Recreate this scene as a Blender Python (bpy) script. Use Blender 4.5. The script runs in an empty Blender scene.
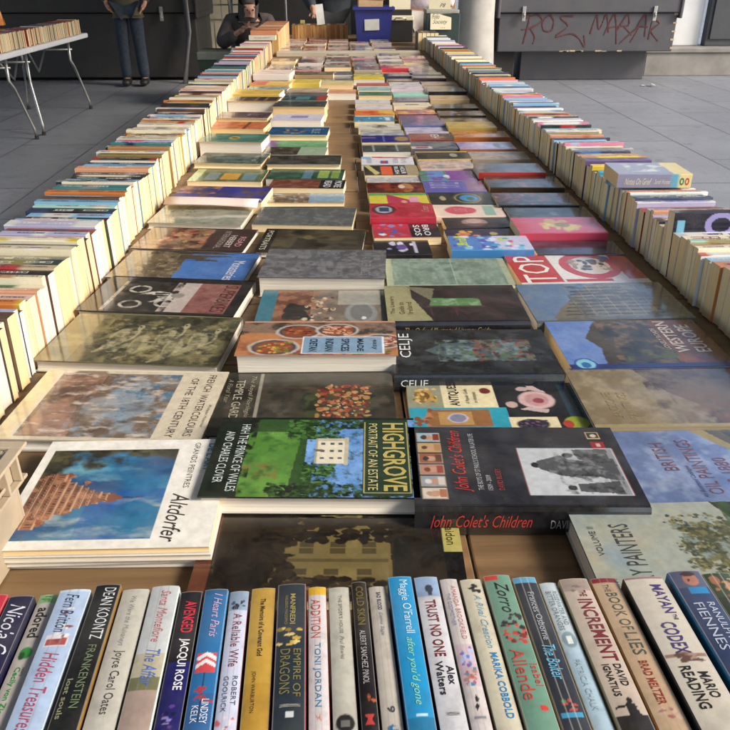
import bpy, math, random
import numpy as np
from mathutils import Matrix, Vector, Euler
SC = bpy.context.scene
R = math.radians
# ------------------------------------------------------------------ camera, light, exposure
cam = bpy.data.cameras.new('camera'); camo = bpy.data.objects.new('camera', cam); SC.collection.objects.link(camo)
camo.location = (0, 0, 1.32); camo.rotation_euler = (R(62.5), 0, R(-1.74))
cam.sensor_width = 36; cam.lens = 36 * 760 / 730; cam.clip_start = .02; cam.clip_end = 400
SC.camera = camo
SUN_EL, SUN_AZ = 32, 114          # azimuth clockwise from +Y (away from the camera)
w = bpy.data.worlds.new('World'); SC.world = w; w.use_nodes = True
nt = w.node_tree; bg = nt.nodes['Background']; sky = nt.nodes.new('ShaderNodeTexSky')
sky.sky_type = 'NISHITA'; sky.sun_disc = False; sky.sun_elevation = R(SUN_EL); sky.sun_rotation = R(SUN_AZ)
sky.air_density = 1.0; sky.dust_density = 2.5; sky.ozone_density = .8
nt.links.new(sky.outputs[0], bg.inputs[0]); bg.inputs[1].default_value = .15
sl = bpy.data.lights.new('sun', 'SUN'); slo = bpy.data.objects.new('sun', sl); SC.collection.objects.link(slo)
sl.energy = 2.25; sl.angle = R(15); sl.color = (1, .94, .85)
dv = Vector((math.sin(R(SUN_AZ)) * math.cos(R(SUN_EL)), math.cos(R(SUN_AZ)) * math.cos(R(SUN_EL)), math.sin(R(SUN_EL))))
slo.rotation_euler = dv.to_track_quat('Z', 'Y').to_euler(); slo.location = dv * 20
SC.view_settings.view_transform = 'Standard'; SC.view_settings.look = 'None'
SC.view_settings.exposure = 0.84; SC.view_settings.gamma = 1; SC.view_settings.use_curve_mapping = False
SC.cycles.max_bounces = 6; SC.cycles.diffuse_bounces = 4; SC.cycles.glossy_bounces = 3

# ------------------------------------------------------------------ colour helpers
def lin(h):
    h = h.lstrip('#'); v = np.array([int(h[i:i+2], 16) / 255 for i in (0, 2, 4)])
    return np.where(v <= .04045, v / 12.92, ((v + .055) / 1.055) ** 2.4)
PAL = dict(white='dcdcd8', cream='e2d8ba', beige='c4ae8c', pink='d07a9c', rosy='d8bcb4', red='b02a2c', maroon='4a1e24',
  orange='c8742c', peach='d89a74', yellow='dcbc2c', olive='8a8448', green='3e7048', bottle='23382e', teal='2f7478', mint='9cc4b4',
  azure='7fb0d0', blue='2f6aa8', navy='1c2a55', lavender='b0aecc', purple='5a3f78', brown='5a3d2a', grey='84868a', silver='b8bcc0',
  black='1a1a1c', tan='b08a58', cyan='2aa0c8', rust='8a4028')
def col(c): return lin(PAL.get(c, c))
# ------------------------------------------------------------------ materials
def newmat(name):
    m = bpy.data.materials.new(name); m.use_nodes = True; return m, m.node_tree, m.node_tree.nodes['Principled BSDF']
def mixn(nt, fac, a, b, bt='MIX'):
    n = nt.nodes.new('ShaderNodeMix'); n.data_type = 'RGBA'; n.blend_type = bt
    for s, v in ((n.inputs[0], fac), (n.inputs[6], a), (n.inputs[7], b)):
        if hasattr(v, 'is_linked'): nt.links.new(v, s)
        elif isinstance(v, (int, float)): s.default_value = v
        else: s.default_value = (*v, 1)
    return n.outputs[2]
def noise(nt, scale, detail=4, coord='Object', stretch=None, rough=.6):
    tc = nt.nodes.new('ShaderNodeTexCoord'); src = tc.outputs[coord]
    if stretch:
        mp = nt.nodes.new('ShaderNodeMapping'); mp.inputs['Scale'].default_value = stretch
        nt.links.new(src, mp.inputs[0]); src = mp.outputs[0]
    n = nt.nodes.new('ShaderNodeTexNoise'); n.inputs['Scale'].default_value = scale; n.inputs['Detail'].default_value = detail
    n.inputs['Roughness'].default_value = rough; nt.links.new(src, n.inputs[0]); return n.outputs[0]
def ramp(nt, src, p0, p1, v0=0., v1=1.):
    n = nt.nodes.new('ShaderNodeMapRange'); n.inputs[1].default_value = p0; n.inputs[2].default_value = p1
    n.inputs[3].default_value = v0; n.inputs[4].default_value = v1; nt.links.new(src, n.inputs[0]); return n.outputs[0]
def bump(nt, b, src, st=.3, dist=.001):
    n = nt.nodes.new('ShaderNodeBump'); n.inputs['Strength'].default_value = st; n.inputs['Distance'].default_value = dist
    nt.links.new(src, n.inputs['Height']); nt.links.new(n.outputs[0], b.inputs['Normal'])
def cover_mat(name, rough, rvar, dirt, bstr, coat, bscale=26, grain=0.0):
    m, nt, b = newmat(name)
    at = nt.nodes.new('ShaderNodeAttribute'); at.attribute_name = 'Col'
    d = noise(nt, 14, 5); c = mixn(nt, ramp(nt, d, .42, .75, 0, dirt), at.outputs[0], (.42, .39, .33))
    f = noise(nt, 190, 3)
    c = mixn(nt, ramp(nt, f, .45, .65, 0, .07 + grain), c, (.10, .09, .07))
    nt.links.new(c, b.inputs['Base Color'])
    nt.links.new(ramp(nt, noise(nt, 30, 5), .3, .75, rough, rough + rvar), b.inputs['Roughness'])
    b.inputs['Coat Weight'].default_value = coat; b.inputs['Coat Roughness'].default_value = .08
    bump(nt, b, noise(nt, bscale, 4, stretch=(1, .35, 1)), bstr, .004)
    return m
M_FILM = cover_mat('film_wrapped_cover', .07, .16, .10, .30, .7, 20)
M_GLOSS = cover_mat('glossy_cover', .12, .18, .05, .14, .4)
M_PAPER = cover_mat('paperback_cover', .28, .2, .14, .12, .15, 40)
M_MATT = cover_mat('matt_card', .55, .2, .15, .15, 0, 40)
def page_mat(name, a, bcol, edge):
    m, nt, b = newmat(name)
    oi = nt.nodes.new('ShaderNodeObjectInfo')
    n1 = noise(nt, 1, 3, stretch=(5, 5, 1100)); n2 = noise(nt, 1, 3, stretch=(14, 14, 420))
    c = mixn(nt, ramp(nt, n2, .3, .7), a, bcol)
    c = mixn(nt, ramp(nt, oi.outputs['Random'], 0, 1, 0, .75), c, edge)
    c = mixn(nt, ramp(nt, n1, .5, .72, 0, .42), c, tuple(x * .55 for x in bcol))
    nt.links.new(c, b.inputs['Base Color']); b.inputs['Roughness'].default_value = .8
    bump(nt, b, n2, .5, .0008); return m
M_PAGE = page_mat('yellowed_pages', (.83, .62, .33), (.70, .48, .22), (.86, .73, .46))
M_PAGEW = page_mat('pale_pages', (.72, .66, .54), (.60, .53, .42), (.80, .76, .68))
M_PAGEB = page_mat('browned_pages', (.42, .24, .11), (.34, .18, .08), (.50, .32, .16))
def plain(name, c, rough=.5, metal=0., var=.25, scale=12, dark=None, bst=.15, bd=.002):
    m, nt, b = newmat(name); d = dark or tuple(x * (1 - var) for x in c)
    n = noise(nt, scale, 6)
    nt.links.new(mixn(nt, ramp(nt, n, .32, .68), c, d), b.inputs['Base Color'])
    b.inputs['Metallic'].default_value = metal
    nt.links.new(ramp(nt, n, .3, .7, rough - .06, rough + .08), b.inputs['Roughness'])
    bump(nt, b, noise(nt, scale * 6, 4), bst, bd); return m
def wood_mat():
    m, nt, b = newmat('table_wood')
    g = noise(nt, 1, 8, stretch=(2.2, 60, 20), rough=.65); g2 = noise(nt, 1, 5, stretch=(1.5, 9, 3))
    c = mixn(nt, ramp(nt, g, .3, .72), (.26, .165, .082), (.15, .088, .042))
    c = mixn(nt, ramp(nt, g2, .45, .75, 0, .7), c, (.13, .075, .038))
    c = mixn(nt, ramp(nt, noise(nt, 9, 4), .6, .68, 0, .5), c, (.09, .05, .025))
    nt.links.new(c, b.inputs['Base Color']); b.inputs['Roughness'].default_value = .5
    bump(nt, b, g, .5, .002); return m
M_WOOD = wood_mat()
def ground_mat():
    m, nt, b = newmat('paving_slabs')
    tc = nt.nodes.new('ShaderNodeTexCoord'); mp = nt.nodes.new('ShaderNodeMapping')
    mp.inputs['Rotation'].default_value = (0, 0, R(90)); mp.inputs['Location'].default_value = (.13, .22, 0)
    nt.links.new(tc.outputs['Object'], mp.inputs[0])
    br = nt.nodes.new('ShaderNodeTexBrick'); nt.links.new(mp.outputs[0], br.inputs[0])
    br.inputs['Scale'].default_value = 1; br.inputs['Mortar Size'].default_value = .007; br.inputs['Mortar Smooth'].default_value = .15
    br.inputs['Brick Width'].default_value = 1.45; br.inputs['Row Height'].default_value = .62
    br.inputs['Color1'].default_value = (.25, .255, .275, 1); br.inputs['Color2'].default_value = (.20, .205, .222, 1)
    br.inputs['Mortar'].default_value = (.022, .022, .024, 1)
    n = noise(nt, 1.3, 8); n2 = noise(nt, 60, 4); n3 = noise(nt, 5, 6)
    c = mixn(nt, ramp(nt, n, .35, .7, 0, .55), br.outputs[0], (.155, .157, .165))
    c = mixn(nt, ramp(nt, n2, .4, .7, 0, .35), c, (.34, .35, .38))
    c = mixn(nt, ramp(nt, noise(nt, 22, 2), .70, .74, 0, .5), c, (.07, .068, .066))
    c = mixn(nt, ramp(nt, n3, .58, .68, 0, .5), c, (.11, .11, .12))
    nt.links.new(c, b.inputs['Base Color'])
    nt.links.new(ramp(nt, n3, .3, .7, .38, .62), b.inputs['Roughness'])
    bump(nt, b, n2, .25, .002); return m
# ------------------------------------------------------------------ mesh builder with a colour on every vertex
class MB:
    def __init__(s): s.v = []; s.f = []; s.c = []; s.m = []; s.n = 0
    def add(s, v, f, c, m=0):
        v = np.asarray(v, float).reshape(-1, 3); c = np.asarray(c, float)
        if c.ndim == 1: c = np.tile(c, (len(v), 1))
        s.v.append(v); s.c.append(c)
        for q in f: s.f.append([i + s.n for i in q]); s.m.append(m)
        s.n += len(v)
    def box(s, x0, x1, y0, y1, z0, z1, c=(.5, .5, .5), m=0, M=None):
        v = np.array([(x, y, z) for x in (x0, x1) for y in (y0, y1) for z in (z0, z1)], float)
        if M is not None: v = np.array([M @ Vector(p) for p in v])
        s.add(v, [(0, 1, 3, 2), (4, 6, 7, 5), (0, 4, 5, 1), (2, 3, 7, 6), (0, 2, 6, 4), (1, 5, 7, 3)], c, m)
    def tube(s, pts, r, c=(.5, .5, .5), m=0, n=8):
        pts = [Vector(p) for p in pts]; rr = r if isinstance(r, (list, tuple)) else [r] * len(pts)
        vs = []; up = Vector((0, 0, 1))
        for i, p in enumerate(pts):
            a = pts[max(i - 1, 0)]; b = pts[min(i + 1, len(pts) - 1)]; t = (b - a).normalized()
            x = t.cross(up if abs(t.z) < .95 else Vector((1, 0, 0))).normalized(); y = t.cross(x)
            for k in range(n):
                an = 2 * math.pi * k / n; vs.append(p + (x * math.cos(an) + y * math.sin(an)) * rr[i])
        f = [(i * n + k, i * n + (k + 1) % n, (i + 1) * n + (k + 1) % n, (i + 1) * n + k) for i in range(len(pts) - 1) for k in range(n)]
        f.append(tuple(range(n))[::-1]); f.append(tuple((len(pts) - 1) * n + k for k in range(n)))
        s.add([tuple(v) for v in vs], f, c, m)
    def mesh(s, name, mats, smooth=False):
        me = bpy.data.meshes.new(name)
        v = np.concatenate(s.v); me.from_pydata(v.tolist(), [], s.f); c = np.concatenate(s.c)
        a = me.color_attributes.new('Col', 'FLOAT_COLOR', 'POINT')
        a.data.foreach_set('color', np.concatenate([c, np.ones((len(c), 1))], 1).astype(np.float32).ravel())
        for m in (mats if isinstance(mats, (list, tuple)) else [mats]): me.materials.append(m)
        if any(s.m): me.polygons.foreach_set('material_index', s.m)
        if smooth: me.polygons.foreach_set('use_smooth', [True] * len(me.polygons))
        me.update(); return me
def link(name, data, parent=None, loc=(0, 0, 0), rot=(0, 0, 0)):
    o = bpy.data.objects.new(name, data); SC.collection.objects.link(o); o.location = loc; o.rotation_euler = rot
    if parent: o.parent = parent
    return o
def tag(o, label, cat, group=None):
    o['label'] = label; o['category'] = cat
    if group: o['group'] = group
    return o
def bevel(o, wd=.004, seg=2):
    md = o.modifiers.new('bevel', 'BEVEL'); md.width = wd; md.segments = seg; md.limit_method = 'ANGLE'; return o
# ------------------------------------------------------------------ text outlines
_T = {}
def text_mesh(s, bold=False, ital=False):
    k = (s, bold, ital)
    if k in _T: return _T[k]
    cu = bpy.data.curves.new('t', 'FONT'); cu.body = s; cu.resolution_u = 2; cu.size = 1
    if bold: cu.offset = .018
    if ital: cu.shear = .35
    o = bpy.data.objects.new('t', cu); SC.collection.objects.link(o)
    bpy.context.view_layer.update()
    me = bpy.data.meshes.new_from_object(o.evaluated_get(bpy.context.evaluated_depsgraph_get()))
    v = np.array([q.co[:] for q in me.vertices]).reshape(-1, 3)[:, :2]; f = [tuple(p.vertices) for p in me.polygons]
    bpy.data.objects.remove(o); bpy.data.curves.remove(cu); bpy.data.meshes.remove(me)
    if len(v): v = (v - v.min(0)) / np.maximum(v.max(0) - v.min(0), 1e-6)
    _T[k] = (v, f); return _T[k]
def put_text(mb, s, origin, ex, ey, c, st=''):
    """the string fills the box origin + ex + ey"""
    v, f = text_mesh(s, 'b' in st, 'i' in st)
    if len(v): mb.add(np.array(origin)[None] + v[:, :1] * np.array(ex)[None] + v[:, 1:] * np.array(ey)[None], f, col(c))
# ------------------------------------------------------------------ printed pictures, worked out on a grid of points
def vnoise(U, V, sc, seed, oct=4):
    out = np.zeros_like(U); amp = 1; tot = 0
    for o in range(oct):
        r = np.random.RandomState(seed + o * 17); g = r.rand(66, 66); x = (U * sc) % 64; y = (V * sc) % 64
        i = x.astype(int); j = y.astype(int); a = x - i; b = y - j; a = a * a * (3 - 2 * a); b = b * b * (3 - 2 * b)
        out += amp * ((g[i, j] * (1 - a) + g[i + 1, j] * a) * (1 - b) + (g[i, j + 1] * (1 - a) + g[i + 1, j + 1] * a) * b)
        tot += amp; amp *= .55; sc *= 2.1
    return out / tot
class Art:
    def __init__(s, w, h, res):
        nu, nv = max(4, int(w / res)), max(4, int(h / res)); s.asp = h / w
        s.U, s.V = np.meshgrid(np.linspace(0, 1, nu), np.linspace(0, 1, nv)); s.C = np.zeros(s.U.shape + (3,)) + .3; s.warp()
    def warp(s, a=.022):
        s.Uw = s.U + a * (vnoise(s.U, s.V * s.asp, 16, 71, 4) - .5); s.Vw = s.V + a / s.asp * (vnoise(s.U, s.V * s.asp, 16, 93, 4) - .5)
    def finish(s, a=.34):
        n = vnoise(s.U, s.V * s.asp, 24, 7, 5); n2 = vnoise(s.U, s.V * s.asp, 5, 9, 3); s.C = np.clip(s.C * (1 + a * (n - .5) + .5 * a * (n2 - .5))[..., None], 0, .9)
    def fill(s, mask, c, a=1.):
        a = np.asarray(mask, float) * a; s.C = s.C * (1 - a[..., None]) + col(c) * a[..., None]
    def bg(s, c): s.fill(np.ones_like(s.U), c)
    def box(s, x0, y0, x1, y1): return (s.U >= x0) & (s.U <= x1) & (s.V >= y0) & (s.V <= y1)
    def rect(s, x0, y0, x1, y1, c, a=1.): s.fill(s.box(x0, y0, x1, y1), c, a)
    def ell(s, x, y, rx, ry, c, a=1.): s.fill(np.clip((1 - (((s.Uw - x) / rx) ** 2 + ((s.Vw - y) / ry) ** 2)) * 4, 0, 1), c, a)
    def poly(s, pts, c, a=1.):
        ins = np.zeros(s.U.shape, bool); n = len(pts)
        for i in range(n):
            (x0, y0), (x1, y1) = pts[i], pts[(i + 1) % n]
            if y0 == y1: continue
            ins ^= ((s.Vw < y0) != (s.Vw < y1)) & (s.Uw < (x1 - x0) * (s.Vw - y0) / (y1 - y0) + x0)
        s.fill(ins, c, a)
    def nz(s, c, sc=6, lo=.5, hi=.6, seed=1, reg=None, a=1., st=(1, 1)):
        n = vnoise(s.Uw * st[0], s.Vw * s.asp * st[1], sc, seed, 6); m = np.clip((n - lo + .05) / (hi - lo + .11), 0, 1)
        if reg is not None: m = m * reg
        s.fill(m, c, a)
    def blobs(s, reg, n, cols, r, seed=1, ry=None):
        rd = random.Random(seed)
        for i in range(n):
            s.ell(rd.uniform(reg[0], reg[2]), rd.uniform(reg[1], reg[3]), r * rd.uniform(.5, 1.3), (ry or r) * rd.uniform(.5, 1.3), rd.choice(cols))
# ------------------------------------------------------------------ a book in its own frame: x spine -> fore-edge, y foot -> head, z back -> front
def book_meshes(wd, ht, th, front=None, side='grey', spine=None, texts=(), sptexts=(), mat=None, pmat=None, board=.0004, over=0., ny=1, back=None, warp=0., seed=0, title=True):
    cb = MB(); hw, hh = wd / 2, ht / 2; r = min(.0016 if board < .001 else .004, th * .2)
    prof = [(hw, 0), (-hw + r, 0), (-hw + r * .3, r * .3), (-hw, r), (-hw, th - r), (-hw + r * .3, th - r * .3), (-hw + r, th), (hw, th)]
    if board > .001:   # a hard cover: groove beside a rounded spine
        prof = [(hw, 0), (-hw + .008, 0), (-hw + .006, .0012), (-hw + .003, 0), (-hw + .0008, th * .12), (-hw - .0012, th * .35), (-hw - .0012, th * .65),
                (-hw + .0008, th * .88), (-hw + .003, th), (-hw + .006, th - .0012), (-hw + .008, th), (hw, th)]
    P = np.array(prof); cen = np.array([0, th / 2])
    n = len(P); inner = []
    for i in range(n):
        a = P[max(i - 1, 0)]; b = P[min(i + 1, n - 1)]; t = (b - a) / (np.linalg.norm(b - a) + 1e-9); nn = np.array([t[1], -t[0]])
        inner.append(P[i] + nn * board * (-1 if False else 1))
    inner = np.array(inner)
    # make sure "inner" lies inside
    if np.abs(inner[0][1]) < 1e-9 or inner[0][1] < 0: inner = 2 * P - inner
    inner[0][0] = inner[-1][0] = hw
    ys = np.linspace(-hh, hh, ny + 1); sc = col(side); bcol = col(back) if back else sc
    for (Q, flip) in ((P, 0), (inner, 1)):
        for i in range(n - 1):
            isfront = (i == n - 2); isback = (i == 0)
            if isfront and front is not None and not flip: continue
            vs = []; cs = []
            for y in ys:
                cc = sc if not spine else spine((y + hh) / ht)
                if isback: cc = bcol
                if flip: cc = np.array([.55, .52, .46]) if board < .001 else np.array([.5, .48, .42])
                vs += [(Q[i][0], y, Q[i][1]), (Q[i + 1][0], y, Q[i + 1][1])]; cs += [cc, cc]
            f = [(2 * k, 2 * k + 1, 2 * k + 3, 2 * k + 2) for k in range(ny)]
            if flip: f = [q[::-1] for q in f]
            cb.add(vs, f, np.array(cs))
    for y in (-hh, hh):   # cut edges at foot and head
        for i in range(n - 1):
            cb.add([(P[i][0], y, P[i][1]), (P[i + 1][0], y, P[i + 1][1]), (inner[i + 1][0], y, inner[i + 1][1]), (inner[i][0], y, inner[i][1])],
                   [(0, 1, 2, 3)], sc * .9 if board > .001 else sc * .6 + .2)
    for z0, z1 in ((P[0][1], inner[0][1]), (P[-1][1], inner[-1][1])):
        cb.add([(hw, -hh, z0), (hw, hh, z0), (hw, hh, z1), (hw, -hh, z1)], [(0, 1, 2, 3)], sc * .9)
    x0 = P[-2][0]
    if front is not None:
        U, V, C = front.U, front.V, front.C; X = x0 + (hw - x0) * U; Y = -hh + ht * V
        Z = np.full_like(X, th)
        nv, nu = U.shape
        idx = np.arange(nu * nv).reshape(nv, nu)
        f = np.stack([idx[:-1, :-1], idx[:-1, 1:], idx[1:, 1:], idx[1:, :-1]], -1).reshape(-1, 4)
        cb.add(np.stack([X, Y, Z], -1).reshape(-1, 3), f.tolist(), C.reshape(-1, 3))
    for (s, a, b, c, d, cc, st) in texts:
        put_text(cb, s, (x0 + (hw - x0) * a, -hh + ht * b, th + .0004), ((hw - x0) * (c - a), 0, 0), (0, ht * (d - b), 0), cc, st)
    xs = P[:, 0].min() - .0003
    for (s, a, b, z0, z1, cc, st) in sptexts:   # a..b from head to foot; z0..z1 across the spine
        put_text(cb, s, (xs, hh - ht * a, th * z0), (0, -ht * (b - a), 0), (0, 0, th * (z1 - z0)), cc, st)
    me = cb.mesh('cover', mat or M_PAPER)
    pb = MB(); bt = board + .0001
    rd = random.Random(seed); N = 5; o2 = max(over, .0006)
    # page block: fore-edge very slightly hollow
    xs_ = [-hw + (.004 if board > .001 else .0008), hw - o2]
    zz = np.linspace(bt, th - bt, N + 1); ring = []
    for k, z in enumerate(zz):
        t = (k / N * 2 - 1); dx = (.0012 if board < .001 else .003) * (1 - t * t) * 1
        ring.append((xs_[0], -hh + o2, z)); ring.append((xs_[1] - dx, -hh + o2, z)); ring.append((xs_[1] - dx, hh - o2, z)); ring.append((xs_[0], hh - o2, z))
    f = [(4 * k + i, 4 * k + (i + 1) % 4, 4 * k + 4 + (i + 1) % 4, 4 * k + 4 + i) for k in range(N) for i in range(4)]
    f += [(3, 2, 1, 0), tuple(4 * N + i for i in range(4))]
    pb.add(ring, f, (.7, .6, .4)); pm = pb.mesh('page_block', pmat or M_PAGE)
    return me, pm
def make_book(name, label, cat, meshes, M, group=None):
    e = bpy.data.objects.new(name, None); SC.collection.objects.link(e); e.empty_display_size = .05
    e.matrix_world = M; e.location = M.to_translation(); e.rotation_euler = M.to_euler()
    tag(e, label, cat, group)
    link('cover', meshes[0], e); link('page_block', meshes[1], e); return e
def frame(x, y, z, o): return Matrix((( x[0], y[0], z[0], o[0]), (x[1], y[1], z[1], o[1]), (x[2], y[2], z[2], o[2]), (0, 0, 0, 1)))
ZT = .74
exec_order = []
# ------------------------------------------------------------------ the setting
g = MB(); g.box(-60, 60, -30, 90, -.3, 0); o = link('ground', g.mesh('ground', ground_mat())); o['kind'] = 'structure'
M_CONC = plain('concrete', (.30, .28, .25), .8, 0, .35, 3, bst=.3)
M_DECK = plain('bridge_concrete', (.42, .41, .39), .85, 0, .3, 1.5)
g = MB(); g.box(-9, 2.9, -2.2, 26, 3.8, 4.8)
for i in range(8): g.box(-8.6, 2.5, -1.5 + i * 3.6, -1.0 + i * 3.6, 3.5, 3.8)
o = link('bridge_deck', g.mesh('bridge_deck', M_DECK)); o['kind'] = 'structure'
M_SUNSTONE = plain('pale_stone', (.62, .54, .38), .8, 0, .3, 2.2)
def wallobj(name, boxes, m, label, cat, bv=.01):
    g = MB()
    for b in boxes: g.box(*b)
    o = bevel(link(name, g.mesh(name, m)), bv); tag(o, label, cat); return o
wallobj('plinth_wall', [(4.22, 12.0, 11.15, 11.75, 0, .30), (4.19, 12.0, 11.12, 11.78, .302, .36)], M_CONC, 'low stained concrete plinth wall right of the graffitied chest', 'wall')
M_WHITEW = plain('white_paint', (.72, .72, .70), .6, 0, .12, 3)
wallobj('white_wall', [(3.9, 5.07, 11.5, 11.7, .362, 3.4)], M_WHITEW, 'white painted wall panel standing on the low concrete plinth', 'wall')
M_DKGREY = plain('dark_grey_paint', (.055, .058, .066), .5, 0, .25, 4)
d = wallobj('service_door', [(5.12, 6.6, 11.42, 11.55, .362, 3.2)], M_DKGREY, 'dark grey painted service door above the low plinth', 'door')
g = MB()
for (x0, x1) in ((5.17, 5.8), (5.87, 6.5)): g.box(x0, x1, 11.395, 11.418, .45, 3.0)
bevel(link('door_panel', g.mesh('door_panel', M_DKGREY), d), .006)
wallobj('stone_wall', [(-6.0, -.6, 15.2, 15.6, 0, 4.0)] + [(-5.9, -.7, 15.17, 15.198, .5 * k + .02, .5 * k + .49) for k in range(1, 7)], M_SUNSTONE, 'sunlit pale stone wall far behind the crowd barrier', 'wall')
M_DARKW = plain('mottled_black', (.018, .016, .015), .7, 0, .4, 3)  # near-black base tone with slight random mottling
wallobj('dark_stall', [(-1.25, 1.35, 11.9, 12.6, 0, 3.6)], M_DARKW, 'tall black shut market stall behind the far end of the table', 'market stall')
M_PILL = plain('pale_render', (.42, .40, .37), .75, 0, .3, 4)
g = MB(); nn = 20
vs = []; 
for z, rx in ((0, .27), (.8, .22), (2.2, .21), (3.8, .26)):
    for k in range(nn):
        a = 2 * math.pi * k / nn; vs.append((1.63 + rx * math.cos(a), 9.95 + rx * math.sin(a), z))
g.add(vs, [(i * nn + k, i * nn + (k + 1) % nn, (i + 1) * nn + (k + 1) % nn, (i + 1) * nn + k) for i in range(3) for k in range(nn)], (.5, .5, .5))
tag(link('column', g.mesh('column', M_PILL, True)), 'pale grey rendered column between the book table and the graffitied chest', 'column')
wallobj('black_locker', [(1.95, 2.28, 10.6, 11.3, 0, 2.1)], M_DARKW, 'tall narrow black locker beside the pale column', 'locker')
wallobj('timber_partition', [(.75, 1.45, 10.4, 10.5, 0, 2.3), (1.10, 1.13, 10.37, 10.398, 0, 2.3)], plain('raw_timber', (.46, .36, .22), .7, 0, .35, 3), 'raw timber partition behind the box with a handwritten sign', 'partition')
# chests -------------------------------------------------------------
M_CHEST = plain('black_chest_paint', (.022, .020, .021), .6, 0, .45, 5, dark=(.036, .033, .031), bst=.35, bd=.004)
M_CHEST2 = plain('grey_chest_paint', (.062, .062, .074), .5, 0, .35, 4, dark=(.085, .082, .088), bst=.3, bd=.004)
M_STEEL = plain('tube_steel', (.50, .50, .48), .35, .85, .3, 20)
M_RUB = plain('black_rubber', (.02, .02, .02), .7)
M_SPRAY = plain('red_spray_paint', (.115, .042, .046), .85, 0, .55, 60)
M_CHIP = plain('bare_chipped_wood', (.50, .40, .24), .8, 0, .3, 30)
def chest(x0, x1, y, label, m, base, zb, zl, ht, strokes=None):
    e = link('storage_chest', None, loc=((x0 + x1) / 2, y, 0)); tag(e, label, 'storage chest')
    ox = (x0 + x1) / 2; hw = (x1 - x0) / 2
    g = MB(); g.box(base[0] - ox, base[1] - ox, .28, 1.1, 0, zb - .003); bevel(link('plinth', g.mesh('plinth', m), e), .01)
    g = MB(); g.box(-hw, hw, 0, 1.2, zb, zl); bevel(link('body', g.mesh('body', m), e), .012)
    g = MB(); g.box(-hw - .05, hw + .05, -.04, 1.24, zl + .006, ht)
    for k in (-1, 1): g.box(k * (hw + .02) - .02, k * (hw + .02) + .02, -.06, 1.26, zl - .06, ht + .02)
    lid = bevel(link('lid', g.mesh('lid', m), e), .012)
    for x in (-hw * .74, hw * .72):
        g = MB(); g.box(x - .022, x + .022, -.062, -.0425, zl - .09, zl + .08); g.tube([(x, -.07, zl - .05), (x, -.08, zl - .02), (x, -.07, zl + .01)], .012)
        bevel(link('hasp', g.mesh('hasp', M_STEEL), e), .003)
    if strokes:
        rd = random.Random(3); g = MB(); W = 2 * hw * .78; X0 = -hw * .74; Z0 = zl - .36; H = .34
        for st in strokes:
            P = [Vector((X0 + a[0] * W, 0, Z0 + a[1] * H)) for a in st]; Q = []
            for i in range(len(P) - 1):
                p0, p1, p2, p3 = P[max(i - 1, 0)], P[i], P[i + 1], P[min(i + 2, len(P) - 1)]
                for k in range(6):
                    t = k / 6; Q.append(.5 * ((2 * p1) + (p2 - p0) * t + (2 * p0 - 5 * p1 + 4 * p2 - p3) * t * t + (3 * p1 - p0 - 3 * p2 + p3) * t ** 3))
            Q.append(P[-1]); g.tube([tuple(q) for q in Q], [.008 + .006 * abs(math.sin(k * .35 + len(st))) for k in range(len(Q))], n=8)
        for q in g.v: q[:, 1] = q[:, 1] * .25 - .002
        link('graffiti', g.mesh('graffiti', M_SPRAY), e)
        g = MB()
        for k in range(9):
            x = rd.uniform(-hw * .3, hw * .5); ww = rd.uniform(.02, .11); g.box(x, x + ww, -.004, 0, zb + .002, zb + rd.uniform(.008, .022))
        for k in range(5):
            g.box(hw - rd.uniform(.02, .05), hw + .002, -.004, 0, *sorted((zb + .1 * k + .03, zb + .1 * k + .03 + rd.uniform(.01, .03))))
        link('chipped_edge', g.mesh('chipped_edge', M_CHIP), e)
    return e
GR = [[(.02, 0), (.05, .98), (.0, .86), (.10, 1), (.14, .8), (.06, .55), (.0, .5)], [(.06, .55), (.10, .25), (.09, .0)],
      [(.20, .42), (.155, .5), (.15, .8), (.19, .98), (.225, .8), (.22, .5), (.19, .42)],
      [(.36, .95), (.27, .92), (.33, .62), (.25, .25), (.36, .35), (.42, .20), (.47, -.1), (.455, .3)],
      [(.50, .35), (.53, .98), (.56, .5), (.60, 1.0), (.63, .4)], [(.60, .3), (.66, 1.0), (.70, .0)], [(.62, .55), (.71, .62)],
      [(.69, .45), (.75, 1.0), (.77, .65), (.70, .62)], [(.74, .6), (.80, .3)], [(.72, .0), (.84, .55), (.80, .05)],
      [(.82, .45), (.88, 1.0), (.90, .25)], [(.84, .6), (.91, .58)], [(.93, .15), (.94, .8), (.99, .7), (.94, .45), (1.0, .1)], [(.97, 1.15), (1.0, 1.35), (1.03, 1.1)]]
chest(2.02, 4.30, 10.5, 'dark grey chest with red spray-painted graffiti on its front', M_CHEST2, (2.40, 4.08), .375, .83, 1.22, GR)
chest(-4.9, -1.86, 10.85, 'long black market chest behind the person in jeans', M_CHEST, (-4.85, -1.92), .04, .82, 1.15)
chest(-8.1, -5.05, 11.3, 'black market chest at the far left beyond the folding tables', M_CHEST, (-8.0, -5.15), .04, .82, 1.15)
M_PAPERW = plain('litter_paper', (.7, .7, .68), .7)
g = MB(); rd = random.Random(9)
for k in range(3):
    x, y = 3.86 + .05 * k, 10.12 + rd.uniform(-.03, .03); a = rd.uniform(0, 3)
    g.box(-.04, .04, -.025, .025, 0, .006, M=Matrix.Translation((x, y, .006 + .008 * k)) @ Matrix.Rotation(a, 4, 'Z') @ Matrix.Rotation(.12 * k, 4, 'X'))
tag(bevel(link('paper_scrap', g.mesh('paper_scrap', M_PAPERW)), .001), 'scrap of white litter on the paving beside the graffitied chest', 'litter')
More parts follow.
